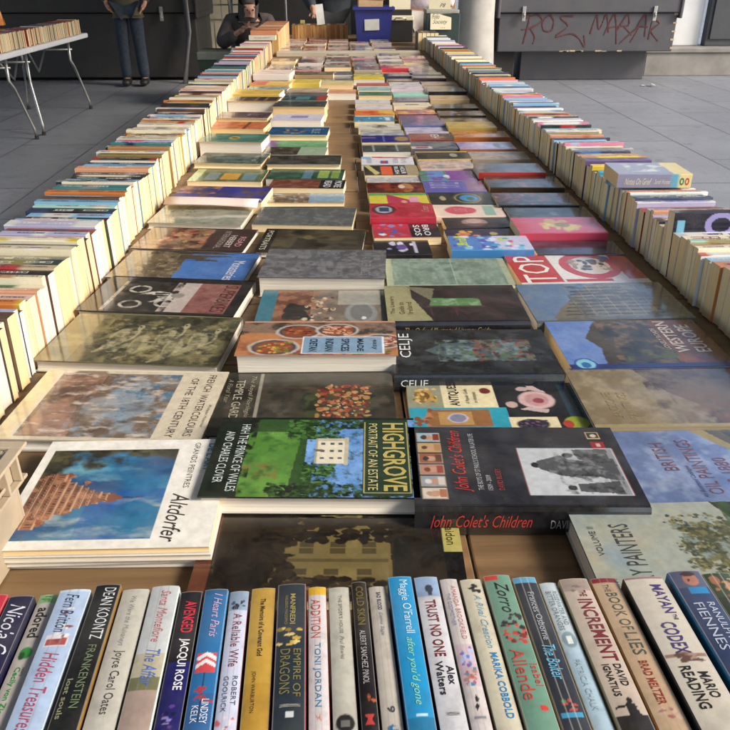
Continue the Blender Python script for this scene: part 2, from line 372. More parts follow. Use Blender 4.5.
# crowd barrier and leaning pole -------------------------------------------------
def barrier(x0, x1, y, label):
    e = link('crowd_barrier', None, loc=(x0, y, 0)); tag(e, label, 'barrier', 'crowd barriers behind the seated person')
    L = x1 - x0; g = MB(); g.tube([(0, 0, .12), (0, 0, 1.0), (.06, 0, 1.07), (L - .06, 0, 1.07), (L, 0, 1.0), (L, 0, .12)], .018); g.tube([(0, 0, .2), (L, 0, .2)], .014); g.tube([(0, 0, .86), (L, 0, .86)], .009)
    link('frame', g.mesh('frame', M_STEEL, True), e)
    g = MB(); n = int(L / .12)
    for k in range(1, n): g.tube([(L * k / n, 0, .2), (L * k / n, 0, 1.07)], .007, n=6)
    link('bars', g.mesh('bars', M_STEEL, True), e)
    for x in (.2, L - .2):
        g = MB(); g.tube([(x, -.25, .015), (x, 0, .14), (x, .25, .015)], .014); link('foot', g.mesh('foot', M_STEEL, True), e)
barrier(-3.2, -1.62, 12.4, 'steel crowd barrier partly behind the long black chest')
barrier(-1.58, -.35, 12.4, 'steel crowd barrier right behind the hooded seated person')
g = MB(); g.tube([(-2.02, 10.55, .0), (-1.95, 10.75, .6), (-1.98, 10.8, 1.9)], .034, n=12); tag(link('scaffold_pole', g.mesh('scaffold_pole', plain('galvanised', (.13, .13, .135), .6, .2), True)), 'grey leaning pole at the right end of the long black chest', 'pole')
g = MB(); g.tube([(-.62, 9.7, .0), (-.62, 9.7, 2.4)], .014, n=10); tag(link('tent_pole', g.mesh('tent_pole', M_STEEL, True)), 'thin upright steel pole behind the hooded seated person', 'pole')
# ------------------------------------------------------------------ tables
def trestle(y0, y1, label):
    e = link('trestle_table', None, loc=(.08, (y0 + y1) / 2, 0)); tag(e, label, 'table', 'wooden trestle tables end to end')
    L = (y1 - y0) / 2 - .004; g = MB(); rd = random.Random(int(y0 * 10)); y = -L
    while y < L - .02:
        wd = min(rd.uniform(.16, .26), L - y)
        if L - y - wd < .06: wd = L - y
        xx = -.86
        for xe in (rd.uniform(-.05, .1), .86):
            g.box(xx, xe - .003, y, y + wd - .004, ZT - .022, ZT - rd.uniform(0, .0015)); xx = xe
        y += wd
    for x in (-.7, -.02, .66): g.box(x, x + .06, -L + .02, L - .02, ZT - .09, ZT - .0235)
    bevel(link('table_top', g.mesh('table_top', M_WOOD), e), .0015, 1)
    for x in (-.72, .72):
        for yy in (-L + .25, L - .25):
            g = MB(); g.tube([(x * .93, yy, ZT - .095), (x, yy + (.12 if yy < 0 else -.12), 0.01)], .022); link('leg', g.mesh('leg', M_STEEL, True), e)
for i, nm in enumerate(('nearest, under the row of front paperbacks', 'second away from the front paperbacks', 'third away, under the wrapped comics\' near rows', 'fourth, under the blue crate')):
    trestle(.2 + i * 2.03, .2 + (i + 1) * 2.03 - .004, 'wooden trestle table ' + nm)
M_PLAST = plain('white_table_plastic', (.74, .76, .80), .45, 0, .08, 8)
def folding(y0, y1, label):
    xr, xl = -2.60, -3.38; e = link('folding_table', None, loc=((xl + xr) / 2, (y0 + y1) / 2, 0)); tag(e, label, 'table', 'white folding tables of books')
    hx = (xr - xl) / 2; hy = (y1 - y0) / 2
    g = MB(); g.box(-hx, hx, -hy, hy, ZT - .045, ZT); bevel(link('table_top', g.mesh('table_top', M_PLAST), e), .012, 3)
    for sy in (-1, 1):
        yb = sy * (hy - .17)
        for sx in (-1, 1):
            x = sx * (hx - .09)
            g = MB(); pts = [(x * .82, yb - sy * .05, ZT - .046), (x * .80, yb - sy * .05, .50), (x * .86, yb - sy * .02, .43), (x * 1.08, yb + sy * .08, .09), (x * 1.09, yb + sy * .085, .02)]
            g.tube(pts, .0135, n=10); lg = link('leg', g.mesh('leg', M_STEEL, True), e)
            g = MB(); g.tube([(pts[-1][0], pts[-1][1], 0), (pts[-1][0], pts[-1][1], .03)], .018); link('rubber_foot', g.mesh('rubber_foot', M_RUB), lg)
        g = MB(); g.tube([(-hx * .7, yb - sy * .05, .60), (hx * .7, yb - sy * .05, .60)], .010); g.tube([(0, yb - sy * .05, .60), (0, yb - sy * .32, .42), (0, yb - sy * .58, ZT - .05)], .009)
        link('brace', g.mesh('brace', M_STEEL, True), e)
folding(7.0, 8.62, 'far white plastic folding table on bent steel legs, loaded with books')
folding(5.15, 6.99, 'near white plastic folding table at the left edge, loaded with books')
folding(3.3, 5.14, 'white plastic folding table mostly outside the left edge')
# ------------------------------------------------------------------ big books lying face up, near part of the table
def art(w, h, y): return Art(w, h, .0013 if y < 1.0 else .0018 if y < 1.6 else .004)
BIG = []   # name, label, centre x, y, length along x, depth along y, degrees, base z, thickness, title side (+1 head to the right), painter, texts, spine, kind
def trees(A, reg, n, cols, r, seed): A.blobs(reg, n, cols, r, seed, r * .9)
def p_castle(A):
    A.bg('e4e0d6'); x0, y0, x1, y1 = .10, .05, .93, .72; P = A.box(x0, y0, x1, y1); A.fill(P, '2a6f96')
    A.nz('123c6a', 4, .45, .62, 3, P, .9, (1, .6)); A.nz('84c4cc', 6, .52, .70, 8, P * (A.U < .55), .8, (1, .5)); A.nz('d8dcc4', 8, .58, .74, 5, P, .7, (1, .35)); A.nz('0d4f9c', 4, .52, .66, 9, P * (A.V > .35) * (A.U > .5), .8)
    m = P * np.clip((.16 + .34 * (vnoise(A.U, A.V, 7, 4, 5) - .3) - A.U) * 14, 0, 1); A.fill(m, '2a2a18'); m2 = P * (A.U < .42) * np.clip((.20 - A.V + .2 * (vnoise(A.U, A.V, 9, 14, 5) - .5)) * 20, 0, 1); A.fill(m2, '2a2a18'); A.nz('54502a', 20, .5, .6, 2, np.maximum(m, m2), .8); A.nz('12130c', 26, .5, .6, 6, np.maximum(m, m2), .8)
    rd = random.Random(5)
    def block(u0, u1, v0, v1, c):
        A.rect(u0, v0, u1, v1, c); A.rect(u0, v1 - .006, u1, v1 + .003, 'c09878'); A.rect(u0, v0, u0 + (u1 - u0) * .25, v1, '54301e', .45)
        u = u0 + .012
        while u < u1 - .014: A.rect(u, v0 + .010, u + .009, v1 - .014, '241410', .85); A.rect(u, v1 - .014, u + .009, v1 - .011, 'c8a484', .6); u += .021
    for (u0, u1, v0, v1) in ((.36, .84, .05, .09), (.34, .80, .093, .13), (.38, .78, .133, .17), (.40, .76, .173, .21), (.43, .72, .213, .25), (.46, .70, .253, .29), (.48, .67, .293, .325), (.505, .645, .328, .36), (.52, .63, .363, .40), (.535, .615, .403, .44), (.74, .84, .093, .15), (.34, .42, .133, .19)):
        block(u0, u1, v0, v1, rd.choice(['7c4c34', '8a583c', '704430', '946044']))
    for (u, w_, v0, v1) in ((.575, .035, .44, .52), (.37, .03, .19, .235), (.79, .035, .15, .20), (.44, .02, .29, .335), (.70, .02, .25, .30), (.60, .018, .36, .45)):
        A.poly([(u - w_, v0), (u - w_ * 1.1, v0 + (v1 - v0) * .3), (u, v1), (u + w_ * 1.1, v0 + (v1 - v0) * .3), (u + w_, v0)], '7c4830')
    A.poly([(.57, .51), (.575, .66), (.58, .51)], '4c382c'); A.nz('b88460', 30, .55, .62, 3, A.box(.36, .05, .82, .44) * (A.C[..., 0] > A.C[..., 2] * 1.3), .6); A.nz('5c7434', 14, .58, .66, 13, A.box(.34, .05, .95, .14), .8)
BIG.append(('art_album', 'white art album with blue sky and red-brown castle picture, topmost of its stack', -.265, .742, .235, .212, 0, .024, .008, 1, p_castle,
  [("CHEFS-D'OEUVRE", .06, .935, .60, .975, '2a6884', 'b'), ("DE L'ART", .05, .875, .34, .915, '2a86a8', 'b'), ('GRANDS PEINTRES', .04, .80, .50, .83, '6a6258', ''), ('Altdorfer', .55, .76, .96, .85, '2a2622', 'i')], None, 'soft', 'e6e2d6'))
def p_water(A):
    A.bg('cfc4ac'); P = A.box(.04, .10, .96, .76); A.fill(P, '6e5c4c'); A.nz('8a7868', 6, .45, .65, 3, P); A.ell(.45, .55, .3, .13, '8c9ca8', .8); A.ell(.55, .42, .16, .10, 'a09c98', .6); A.ell(.2, .25, .3, .12, '5c4438', .7); A.poly([(.5, .12), (.55, .3), (.95, .34), (.95, .12)], 'a07c6c', .8); A.ell(.3, .62, .08, .05, '4c3c34', .8); A.nz('8fa4b0', 14, .55, .72, 5, P * (A.V > .3), .8); A.nz('b08870', 6, .5, .65, 7, P * (A.V < .35), .8)
    A.nz('3a2a24', 12, .56, .72, 11, P, .6, (1, .5)); A.nz('d8c8b8', 24, .58, .7, 13, P, .7, (1, .4)); A.nz('3c6c88', 12, .64, .7, 15, P * (A.V > .45), .9); A.rect(.0, 0, 1, .08, 'd8c49a')
BIG.append(('art_album', 'art album with brown and blue watercolour picture and pale title strip', -.330, .968, .285, .205, -4, 0, .020, 1, p_water,
  [('FRENCH  WATERCOLOURS', .04, .905, .92, .945, '50463c', ''), ('OF THE 18TH CENTURY', .10, .82, .94, .86, '50463c', ''), ('Philippe Huisman', .5, .965, .8, .985, '6a6258', '')], None, 'film', 'c8bca4'))
def p_horses(A):
    A.bg('57543c'); A.nz('3a3a2a', 4, .45, .6, 3); A.nz('8c8258', 6, .52, .65, 6); rd = random.Random(2)
    for k in range(5):
        x, y = (.50, .62, .44, .66, .52)[k], (.36, .50, .62, .70, .82)[k]
        A.ell(x, y, .20, .055, 'a49c78', .8); A.ell(x + .05, y - .012, .16, .030, '6c6648', .7)
        t = np.arctan2(A.Vw - y, A.Uw - x + .1); rr = np.hypot((A.Uw - x + .1) / .24, (A.Vw - y) / .105); A.fill(np.clip(1 - np.abs(rr - .85) * 9, 0, 1) * (t > .1) * (t < 2.4), 'b4ac88', .9)
        A.ell(x - .22, y + .085, .07, .018, 'a8a07c', .9); A.ell(x - .24, y + .08, .02, .006, '26241a')
        for q in range(3): A.poly([(x + .08 + q * .05, y - .02), (x + .22 + q * .04, y - .07 - q * .01), (x + .24 + q * .04, y - .06 - q * .01), (x + .12 + q * .05, y)], '9c9470', .8)
    A.nz('201f16', 13, .54, .62, 9, A.V > .25, .75); A.nz('c0b890', 30, .58, .7, 19, A.box(.2, .3, .8, .95), .5, (1, .5)); A.rect(0, 0, 1, .18, '8c8058', .5)
BIG.append(('art_book', 'olive art book with pale rearing horses under a glossy wrapper', -.342, 1.185, .300, .195, -6, 0, .022, 1, p_horses, [], None, 'film', '6a6448'))
def p_bike(A):
    A.bg('1c1a1a'); P = A.box(.12, .14, .95, .93); A.fill(P, '24211e'); A.nz('4c443c', 8, .5, .65, 4, P); A.fill(P * (A.V > .55), 'b8aaa4'); A.fill(P * (A.V > .66), '8c5048', .85); A.nz('6c3430', 5, .4, .7, 8, P * (A.V > .66))
    A.nz('c8b8b0', 4, .5, .6, 12, P * A.box(0, .5, 1, .66)); A.rect(.12, .14, .95, .165, 'a0988c')
    A.ell(.55, .42, .16, .13, 'c8c4b8'); A.ell(.60, .36, .12, .09, '191715'); A.ell(.50, .56, .07, .05, '8a877c')
    for x, y in ((.78, .3), (.35, .28), (.72, .52)):
        rr = np.hypot((A.U - x) / .11, (A.V - y) / .075); A.fill((rr > .7) & (rr < 1), 'b8b4a8')
    A.rect(.50, .40, .53, .5, '1c1a1a'); A.rect(.44, .40, .47, .5, '1c1a1a'); A.nz('0e0d0c', 16, .56, .62, 3, P * (A.V < .5), .7)
BIG.append(('art_book', 'black book with old racing motorcycle picture fading to red sky', -.335, 1.372, .296, .180, -7.5, 0, .024, 1, p_bike, [('SUPERBIKES', .16, .83, .90, .92, '4a1c1c', '')], None, 'film', '161414'))
def p_ruins(A):
    A.bg('3a66a8'); A.nz('4c7cc0', 3, .4, .6, 2); m = A.V < .48 + .08 * (vnoise(A.U, A.V, 6, 3) - .5); A.fill(m, '6a5c44'); A.nz('3c3424', 9, .45, .6, 5, m); A.nz('8c7c60', 18, .55, .65, 7, m)
    A.poly([(.12, .4), (.12, .78), (.15, .80), (.18, .62), (.26, .60), (.28, .70), (.33, .72), (.34, .4)], '4a4030'); A.poly([(.0, .3), (.0, .66), (.06, .86), (.09, .4)], '3c3426'); A.ell(.3, .5, .03, .05, '3a66a8')
    A.rect(0, 0, 1, .12, '8a7a5c', .7)
BIG.append(('art_book', 'blue-sky book with brown ruined abbey walls and white sideways title', -.338, 1.562, .290, .178, -7, 0, .016, 1, p_ruins, [('Monasteries', .30, .84, .96, .93, 'dfe4ee', '')], None, 'film', '2c3038'))
def p_roses(A):
    A.bg('7a6048'); A.nz('a88868', 4, .45, .6, 2); A.nz('4c2a20', 6, .5, .62, 5); A.blobs((.1, .2, .7, .6), 40, ['b06848', '8c4030', 'c89878', '5c2c24', 'b08c50'], .05, 4, .03)
    A.fill(A.V > .62, '2c1c1a', .9); A.nz('401c20', 6, .5, .6, 8, A.V > .6)
BIG.append(('art_book', 'brown art book of ruddy figures with white sideways title on dark red', -.347, 1.748, .262, .166, -7, 0, .014, 1, p_roses, [('INTERNATIONAL', .1, .72, .9, .78, 'a89c94', ''), ('HERBERT', .3, .80, .85, .86, 'c4b8b0', 'b'), ('READ', .35, .89, .8, .95, 'b8848a', 'b')], None, 'film', '3a2c26'))
def p_pale(A):
    A.bg('8e9080'); A.nz('a8a692', 5, .4, .6, 2); A.nz('6c8474', 6, .5, .65, 5, A.box(0, .25, 1, .9)); A.nz('5c5c4c', 14, .62, .7, 8, A.box(.1, .15, .8, .5))
BIG.append(('art_book', 'pale grey-green wrapped book beside the grey cloth-look book', -.362, 1.936, .240, .165, -6, 0, .018, 1, p_pale, [], None, 'film', 'a8a28a'))
def p_garden(A):
    A.bg('5c8cc8'); A.nz('7ca8dc', 3, .45, .6, 2); A.fill(A.V < .46, '2c4c22'); lawn = A.box(.18, .16, 1, .46) * (A.V < .44 - .05 * A.U); A.fill(lawn, '4c7c30'); A.nz('62943c', 6, .4, .6, 5, lawn); A.nz('7a6a34', 12, .55, .62, 9, lawn * (A.U > .6) * (A.V < .34), .8); A.nz('2c5422', 14, .58, .66, 15, lawn, .7)
    A.fill(A.V < .15 + .03 * vnoise(A.U, A.V, 10, 3), '182418'); A.nz('0e160e', 16, .5, .6, 7, A.V < .2)
    trees(A, (.0, .36, .28, .62), 304, ['1e3a16', '2c4c1e', '142812', '38602a', '4c7434'], .020, 5); trees(A, (.6, .46, 1, .60), 285, ['1e3a16', '2c4c1e', '142812', '426a2c', '547c38'], .020, 6); trees(A, (.85, .3, 1, .95), 323, ['1a2c16', '101c0e', '24401c', '38542a'], .018, 7); trees(A, (0, .56, .12, .74), 133, ['1e3a16', '101c10', '2c4c1e'], .025, 8)
    trees(A, (.0, .92, .9, 1.0), 60, ['1a2c16', '24401c'], .02, 11)
    A.nz('24401c', 26, .58, .66, 13, A.V > .44, .8); A.nz('5c8cc8', 30, .60, .66, 17, (A.V > .5) * (A.V < .8), .8)
    A.rect(.27, .505, .60, .655, 'd8d0b8'); A.rect(.255, .645, .615, .668, 'b8ae94'); A.rect(.27, .505, .60, .515, 'a89c80'); A.rect(.27, .505, .31, .655, 'a8a088', .7); A.rect(.27, .55, .6, .553, 'a8a088'); A.rect(.27, .60, .6, .603, 'a8a088')
    for u in (.33, .425, .52):
        for v in (.53, .575, .615): A.rect(u, v, u + .028, v + .022, '4c5660')
    A.rect(.42, .505, .45, .54, '6a6454')
    A.rect(.0, .74, .98, .965, '1c3424'); 
    for (a, b, c, d) in ((.03, .745, .95, .75), (.03, .955, .95, .96), (.03, .745, .035, .96), (.945, .745, .95, .96)): A.rect(a, b, c, d, 'b8a868')
def spine_dark(c='14161a'): return c
BIG.append(('hardback_book', 'thick hardback with white country house, green lawn and gold-lettered dark green panel', -.040, .797, .258, .178, -2.2, .014, .026, 1, p_garden,
  [('HIGHGROVE', .05, .835, .93, .945, 'b4a45c', 'b'), ('PORTRAIT OF AN ESTATE', .06, .765, .92, .81, 'c8bc84', ''), ('HRH THE PRINCE OF WALES', .08, .115, .94, .16, 'c8d0cc', ''), ('AND CHARLES CLOVER', .18, .045, .84, .09, 'c8d0cc', '')], None, 'hard', '101c16'))
def p_under(A):
    A.bg('2a2117'); A.nz('17110c', 5, .45, .6, 2); A.poly([(.3, .30), (.28, .72), (1, .74), (1, .28)], '6e6038'); A.nz('8c7c4c', 5, .48, .66, 5, A.box(.2, .3, 1, .72), .6)
    for (u, v) in ((.45, .38), (.45, .50), (.45, .62), (.72, .36), (.72, .48), (.72, .60)): A.rect(u, v, u + .12, v + .055, '3c3420', .85); A.rect(u + .055, v, u + .065, v + .055, '7c6c44', .8)
    A.rect(.62, .3, .65, .72, '4c4228', .8); trees(A, (.0, .20, .45, .85), 220, ['1c150e', '241c10', '120e0a'], .03, 4); trees(A, (.2, .28, 1, .36), 120, ['1c150e', '2a2012'], .03, 5); trees(A, (.8, .35, 1.0, .7), 90, ['1c150e', '3a2c18'], .028, 6)
    A.nz('141410', 6, .5, .6, 17, A.V > .74); A.fill(A.V < .06, '6c3c28', .8); A.fill(A.V > .93, 'b0a860'); A.fill((A.V > .93) * (A.U > .55), '0c0c0c')
BIG.append(('art_book', 'dark brown landscape painting book tucked beneath the thick country-house hardback', -.018, .655, .290, .165, -2, 0, .013, 1, p_under, [('Phaidon', .22, .945, .48, .98, '3c3820', ''), ('Caravaggio', .12, .45, .2, .68, '9c8c50', 'i')], None, 'gloss', '2c2418'))
def p_bouquet(A):
    A.bg('2e2a20'); A.nz('443e30', 6, .45, .6, 2); A.nz('1c1c14', 9, .5, .6, 7); A.rect(0, .225, 1, .24, '8c8878')
    A.blobs((.35, .5, .85, .85), 60, ['20281a', '3a4426', '2c3420'], .07, 3, .045); A.blobs((.22, .56, .78, .86), 130, ['94482a', 'a8643c', '7c2c1c', 'a07848', 'b08858', '64241a', '54281c'], .026, 9, .018); A.blobs((.25, .6, .75, .84), 80, ['b87c44', '943a26', 'c8a074'], .012, 12, .008)
BIG.append(('art_book', 'dark book with orange-red flower bouquet, between the cookery book and the country-house hardback', -.058, .968, .262, .185, -.5, 0, .018, 1, p_bouquet, [('The Royal Florilegium', .05, .165, .8, .2, '9c9480', 'i'), ('TEMPLE GARDENS', .12, .09, .93, .14, 'b4ac94', ''), ('A Floral Year', .1, .04, .5, .07, '8c8470', 'i')], None, 'film', '24221c'))
def p_cook(A):
    A.bg('b4784c'); A.nz('8c5838', 4, .5, .65, 2); A.fill(A.U < .35, '74665c', .8); A.nz('3c3430', 6, .5, .6, 5, A.U < .4)
    for (x, y, r1, cols_) in ((.78, .23, .22, ['b8502c', '8c8c34', 'd09c40', '5c7c2c', 'a83c24']), (.30, .37, .2, ['8c3c24', '5c2418', 'b0603c', '6c4428']), (.26, .62, .19, ['a8583c', 'c88c60', '8c4028', 'd0a888']), (.6, .90, .2, ['c09078', '8c4434', 'd8b8a8'])):
        A.ell(x, y, r1 * 1.18, r1 * .78, 'c8c0b4'); A.ell(x, y, r1 * 1.06, r1 * .7, '343c48'); A.ell(x, y, r1 * .92, r1 * .6, '7c4830'); A.blobs((x - r1 * .7, y - r1 * .45, x + r1 * .7, y + r1 * .45), 60, cols_, .024, int(x * 100), .016)
    A.blobs((.85, .35, 1, .95), 40, ['40284c', '4c6c2c', '8c3c4c'], .03, 5, .02); A.rect(.46, .40, .97, .915, 'e0e4e8'); A.rect(.475, .41, .955, .905, '7c98b0')
TB = '1c2c40'
BIG.append(('cookery_book', 'thick cookery book with bowls of food round a pale blue title box', -.042, 1.122, .255, .130, -1.5, 0, .048, 1, p_cook,
  [('CRETAN', .53, .45, .9, .50, TB, 'b'), ('INDIAN', .53, .55, .9, .60, TB, 'b'), ('SPICES', .53, .65, .9, .70, TB, 'b'), ('MADE', .53, .75, .9, .79, TB, 'b'), ('easy', .56, .84, .85, .87, TB, '')], None, 'hardgloss', 'b08060'))
def p_kitchen(A):
    A.bg('6a6258'); A.nz('8c7c6c', 6, .45, .6, 2); A.fill(A.V < .12, '3c7484'); A.rect(.0, .12, 1, .4, '6c4434'); A.nz('9c6c50', 9, .5, .6, 4, A.box(0, .12, 1, .45)); A.blobs((.45, .18, .8, .4), 14, ['1c1a1a', '2a2424'], .08, 6, .05); A.blobs((.2, .35, .9, .6), 50, ['b08c70', '5c4438', '8c6c58', 'c8b8a0'], .035, 7, .02)
    A.ell(.62, .78, .30, .13, '8a8c88'); A.ell(.60, .78, .24, .09, '6c6e6c'); A.ell(.75, .80, .04, .02, 'd8d8d4'); A.rect(0, .6, .4, .95, 'b0b0a4', .6); A.rect(0, .93, 1, 1, '2c3c38')
BIG.append(('cookery_book', 'cookery book with kitchen scene and grey pan, behind the bowls cookery book', -.036, 1.300, .244, .182, -1.5, 0, .024, 1, p_kitchen, [], None, 'film', '7c6c5c'))
def p_grey(A):
    A.bg('5c5c60'); A.nz('78787c', 5, .4, .6, 2, None, 1, (3, 1)); A.nz('44444a', 7, .5, .62, 5, None, .8, (1, 2)); A.nz('8c8c8c', 16, .55, .7, 8, None, .4)
BIG.append(('hardback_book', 'thick hardback with blurred grey picture, between blue ruins book and pale green book', -.038, 1.487, .252, .172, -3.5, 0, .044, 1, p_grey, [('WANDERINGS', .1, .8, .9, .88, '84868c', '')], None, 'hardfilm', '4c4a48'))
def p_man(A):
    A.bg('3c3424'); A.nz('585034', 5, .45, .62, 2); A.nz('1e1a12', 6, .5, .6, 5); A.ell(.35, .45, .1, .05, '6c6040'); A.poly([(.4, .35), (.45, .55), (.95, .6), (.95, .3)], '2a2418'); A.rect(0, 0, 1, .12, '14120e')
BIG.append(('art_book', 'dark brown portrait book with black lettered edge, beyond the thick grey hardback', -.072, 1.722, .242, .175, -5, 0, .015, 1, p_man, [('PORTRAITS', .08, .03, .92, .09, 'b8b4a0', 'b')], None, 'film', '2c281c'))
def p_grey2(A): A.bg('5a5e5c'); A.nz('6e706e', 6, .4, .6, 2, None, 1, (1, 3)); A.nz('484c4c', 8, .5, .62, 5, None, .7, (3, 1))
BIG.append(('art_book', 'plain mid-grey cloth-look book lying beside the pale grey-green one', -.094, 1.905, .250, .160, -5, 0, .020, 1, p_grey2, [], None, 'gloss', '6c6a60'))
def p_jade(A):
    A.bg('a4ac90'); P = A.box(.05, .05, 1, .95); A.fill(P, '74887a'); A.nz('8ca090', 5, .42, .6, 2, P, 1, (1, 3)); A.nz('5c7468', 7, .5, .62, 5, P * A.box(0, .2, .85, .8), .8); A.rect(.05, .45, 1, .46, 'a0b4a4')
BIG.append(('art_book', 'pale jade green book with cream border beyond the green doorway book', .216, 1.476, .256, .170, -1, 0, .024, -1, p_jade, [], None, 'film', 'b4b490'))
def p_door(A):
    A.bg('231c1c'); A.nz('3c2826', 7, .5, .6, 2); A.fill(A.V > .80, '8c8a64'); A.poly([(0, .68), (.95, .86), (.95, 1), (0, 1)], '98946c', .9); A.poly([(.55, .66), (.98, .84), (.9, .62)], '706c54')
    for k in range(9): A.rect(.12, .36 + k * .045, .34, .362 + k * .045, '54302c')
    A.poly([(.40, .30), (.40, .68), (.62, .66), (.60, .3)], '547a4c'); A.nz('88a880', 10, .5, .62, 4, A.box(.4, .3, .6, .66)); A.rect(.36, .28, .40, .70, '4a3834'); A.rect(.1, .08, .9, .085, '806c50')
BIG.append(('hardback_book', 'dark book with bright green doorway picture and cream title corner', .204, 1.300, .252, .176, -.5, 0, .030, -1, p_door,
  [('The Literary', .18, .93, .68, .97, '5c3c28', ''), ('Guide to', .18, .87, .5, .91, '5c3c28', ''), ('Ireland', .18, .81, .5, .85, '5c3c28', '')], [('The Oxford Illustrated Literary Guide', .12, .72, .25, .7, 'a89860', 'i')], 'hard', '141216'))
def p_celje(A):
    A.bg('1c2024'); A.nz('30363a', 9, .48, .62, 2); A.nz('0e1012', 12, .52, .6, 5); A.poly([(.5, .80), (.34, .66), (.28, .45), (.26, .16), (.70, .14), (.72, .45), (.66, .66)], '46565a', .9)
    P = A.box(.26, .12, .74, .72); A.nz('74888c', 14, .5, .6, 9, P, .8); A.nz('84443a', 16, .56, .62, 12, P * (A.V < .5), .9); A.nz('546c4c', 15, .58, .64, 14, P, .8); A.nz('1c2224', 20, .56, .62, 16, P, .8)
BIG.append(('hardback_book', 'black book with small aerial town picture and white condensed title', .208, 1.102, .262, .168, -1, 0, .028, -1, p_celje, [('CELJE', .34, .86, .90, .95, 'ccd0d0', '')], [('CELJE', .04, .20, .22, .78, 'c4c8c8', '')], 'hardgloss', '1a1e22'))
def p_antiq(A):
    A.bg('8c8c74'); A.rect(.0, .78, .5, 1, '3a98ac'); A.rect(0, 0, 1, 1, '1c1e24'); A.rect(.46, .80, 1, 1, '8c8c74'); A.rect(.46, .50, 1, .80, 'd8cca4'); A.rect(0, .46, .46, 1, '2c94a8')
    A.ell(.72, .90, .16, .05, 'b08c48'); A.ell(.72, .90, .09, .03, '6c4c24'); A.blobs((.56, .84, .9, .96), 24, ['b8944c', '80602c', 'd0b074'], .03, 3, .015)
    A.rect(.08, .56, .42, .90, '8c6038'); A.rect(.12, .66, .38, .84, 'b08850'); A.ell(.25, .74, .10, .06, 'b8b4c0'); A.ell(.25, .74, .08, .048, '7c7c94'); A.blobs((.08, .88, .42, .97), 12, ['7c4c2c', 'b0744c'], .04, 8, .02)
    A.ell(.82, .55, .07, .035, '6c2c2c'); A.rect(0, .20, .26, .46, 'd8cca4'); A.ell(.12, .34, .11, .095, '2c2430'); A.blobs((.04, .26, .2, .42), 26, ['5c4468', '3c4c5c', '8c6474'], .014, 5, .01)
    A.ell(.62, .27, .20, .11, 'c8a8a4'); A.ell(.62, .27, .15, .07, 'b88c8c'); A.ell(.60, .26, .06, .035, '8c3c48'); A.ell(.52, .42, .07, .035, 'b89c94'); A.ell(.86, .33, .05, .04, 'b8a0a0'); A.poly([(.78, .2), (.93, .26), (.93, .3), (.84, .3)], 'c0a8a4'); A.poly([(.34, .24), (.42, .38), (.46, .34), (.42, .22)], 'b8a4a0')
    A.fill(A.box(.2, .0, 1, .12), '24404c', .8); A.ell(.15, .10, .13, .07, '8c9c2c'); A.ell(.12, .15, .08, .03, 'a83c30')
BIG.append(('art_book', 'book with teapot, clock and apple photographs in squares on black', .224, .954, .262, .138, -1, 0, .012, -1, p_antiq, [('ANTIQUES', .50, .70, .97, .765, '241c18', 'b'), ('A Popular Guide', .54, .645, .86, .675, '4c4034', 'i'), ('to Antiques', .56, .60, .8, .63, '4c4034', 'i')], None, 'gloss', '1c1e24'))
def p_colet(A):
    A.bg('1e2028'); A.nz('2c303a', 6, .45, .6, 2); rd = random.Random(8)
    for k in range(6):
        u = .06 + k * .145; c = ['a86c50', 'c8c0b4', '8c3c30', '5c3424', 'a07848', '7c2c1c'][k]; A.rect(u, .85, u + .13, .965, '9c8c70'); A.rect(u + .006, .855, u + .124, .96, ['c8bcb0', '8c94a0', 'a87c6c', '8c5440', 'b09464', '8cacb8'][k]); A.ell(u + .062, .905, .034, .030, 'b88c70'); A.rect(u + .02, .855, u + .11, .885, c); A.ell(u + .062, .93, .03, .016, ['b09070', 'c8c4bc', '703c24', '2c1c18', '4c3424', '3c2418'][k])
    A.rect(.10, .04, .70, .50, '7c4448'); A.rect(.105, .045, .695, .495, 'b8bcc0'); A.rect(.11, .05, .69, .12, '6c7074', .7)
    for (x, y, r) in ((.47, .43, .035), (.60, .27, .034), (.19, .30, .034)):
        A.ell(x, y, r, r * .7, '26272a')
    A.poly([(.42, .42), (.52, .42), (.60, .30), (.55, .27), (.53, .2), (.56, .06), (.28, .06), (.33, .2), (.34, .27), (.30, .22), (.34, .33)], '4a4c50'); A.poly([(.60, .24), (.68, .24), (.68, .08), (.50, .08), (.54, .22)], '505256'); A.poly([(.15, .27), (.24, .27), (.28, .08), (.12, .08)], '46484c'); A.nz('84888c', 18, .55, .62, 4, A.box(.12, .06, .68, .38), .6); A.nz('141518', 15, .58, .64, 6, A.box(.12, .06, .62, .34), .7)
    A.rect(.83, .075, .93, .14, 'b4a070'); A.rect(.84, .08, .92, .135, '2c2824'); A.ell(.88, .107, .025, .018, 'b8b0a0'); A.rect(.70, .07, .79, .135, '8c2028'); A.rect(.72, .09, .77, .11, 'c8a8a0')
BIG.append(('hardback_book', 'thick black hardback with red script title and bronze-statue photograph', .214, .765, .268, .172, -2, 0, .040, -1, p_colet,
  [("John Colet's Children", .14, .735, .94, .82, 'c0302c', 'i'), ("THE BOYS OF ST PAUL'S SCHOOL IN LATER LIFE", .16, .69, .90, .715, 'a8acb0', ''), ('1509 - 2009', .16, .65, .34, .672, 'a8acb0', ''), ('DAVID BUSSEY', .16, .60, .42, .625, '9c3c38', '')],
  [("John Colet's Children", .06, .50, .22, .80, 'b83430', 'i'), ('DAVID BUSSEY', .58, .80, .32, .62, '9ca0a4', '')], 'hardfilm', '14151a'))
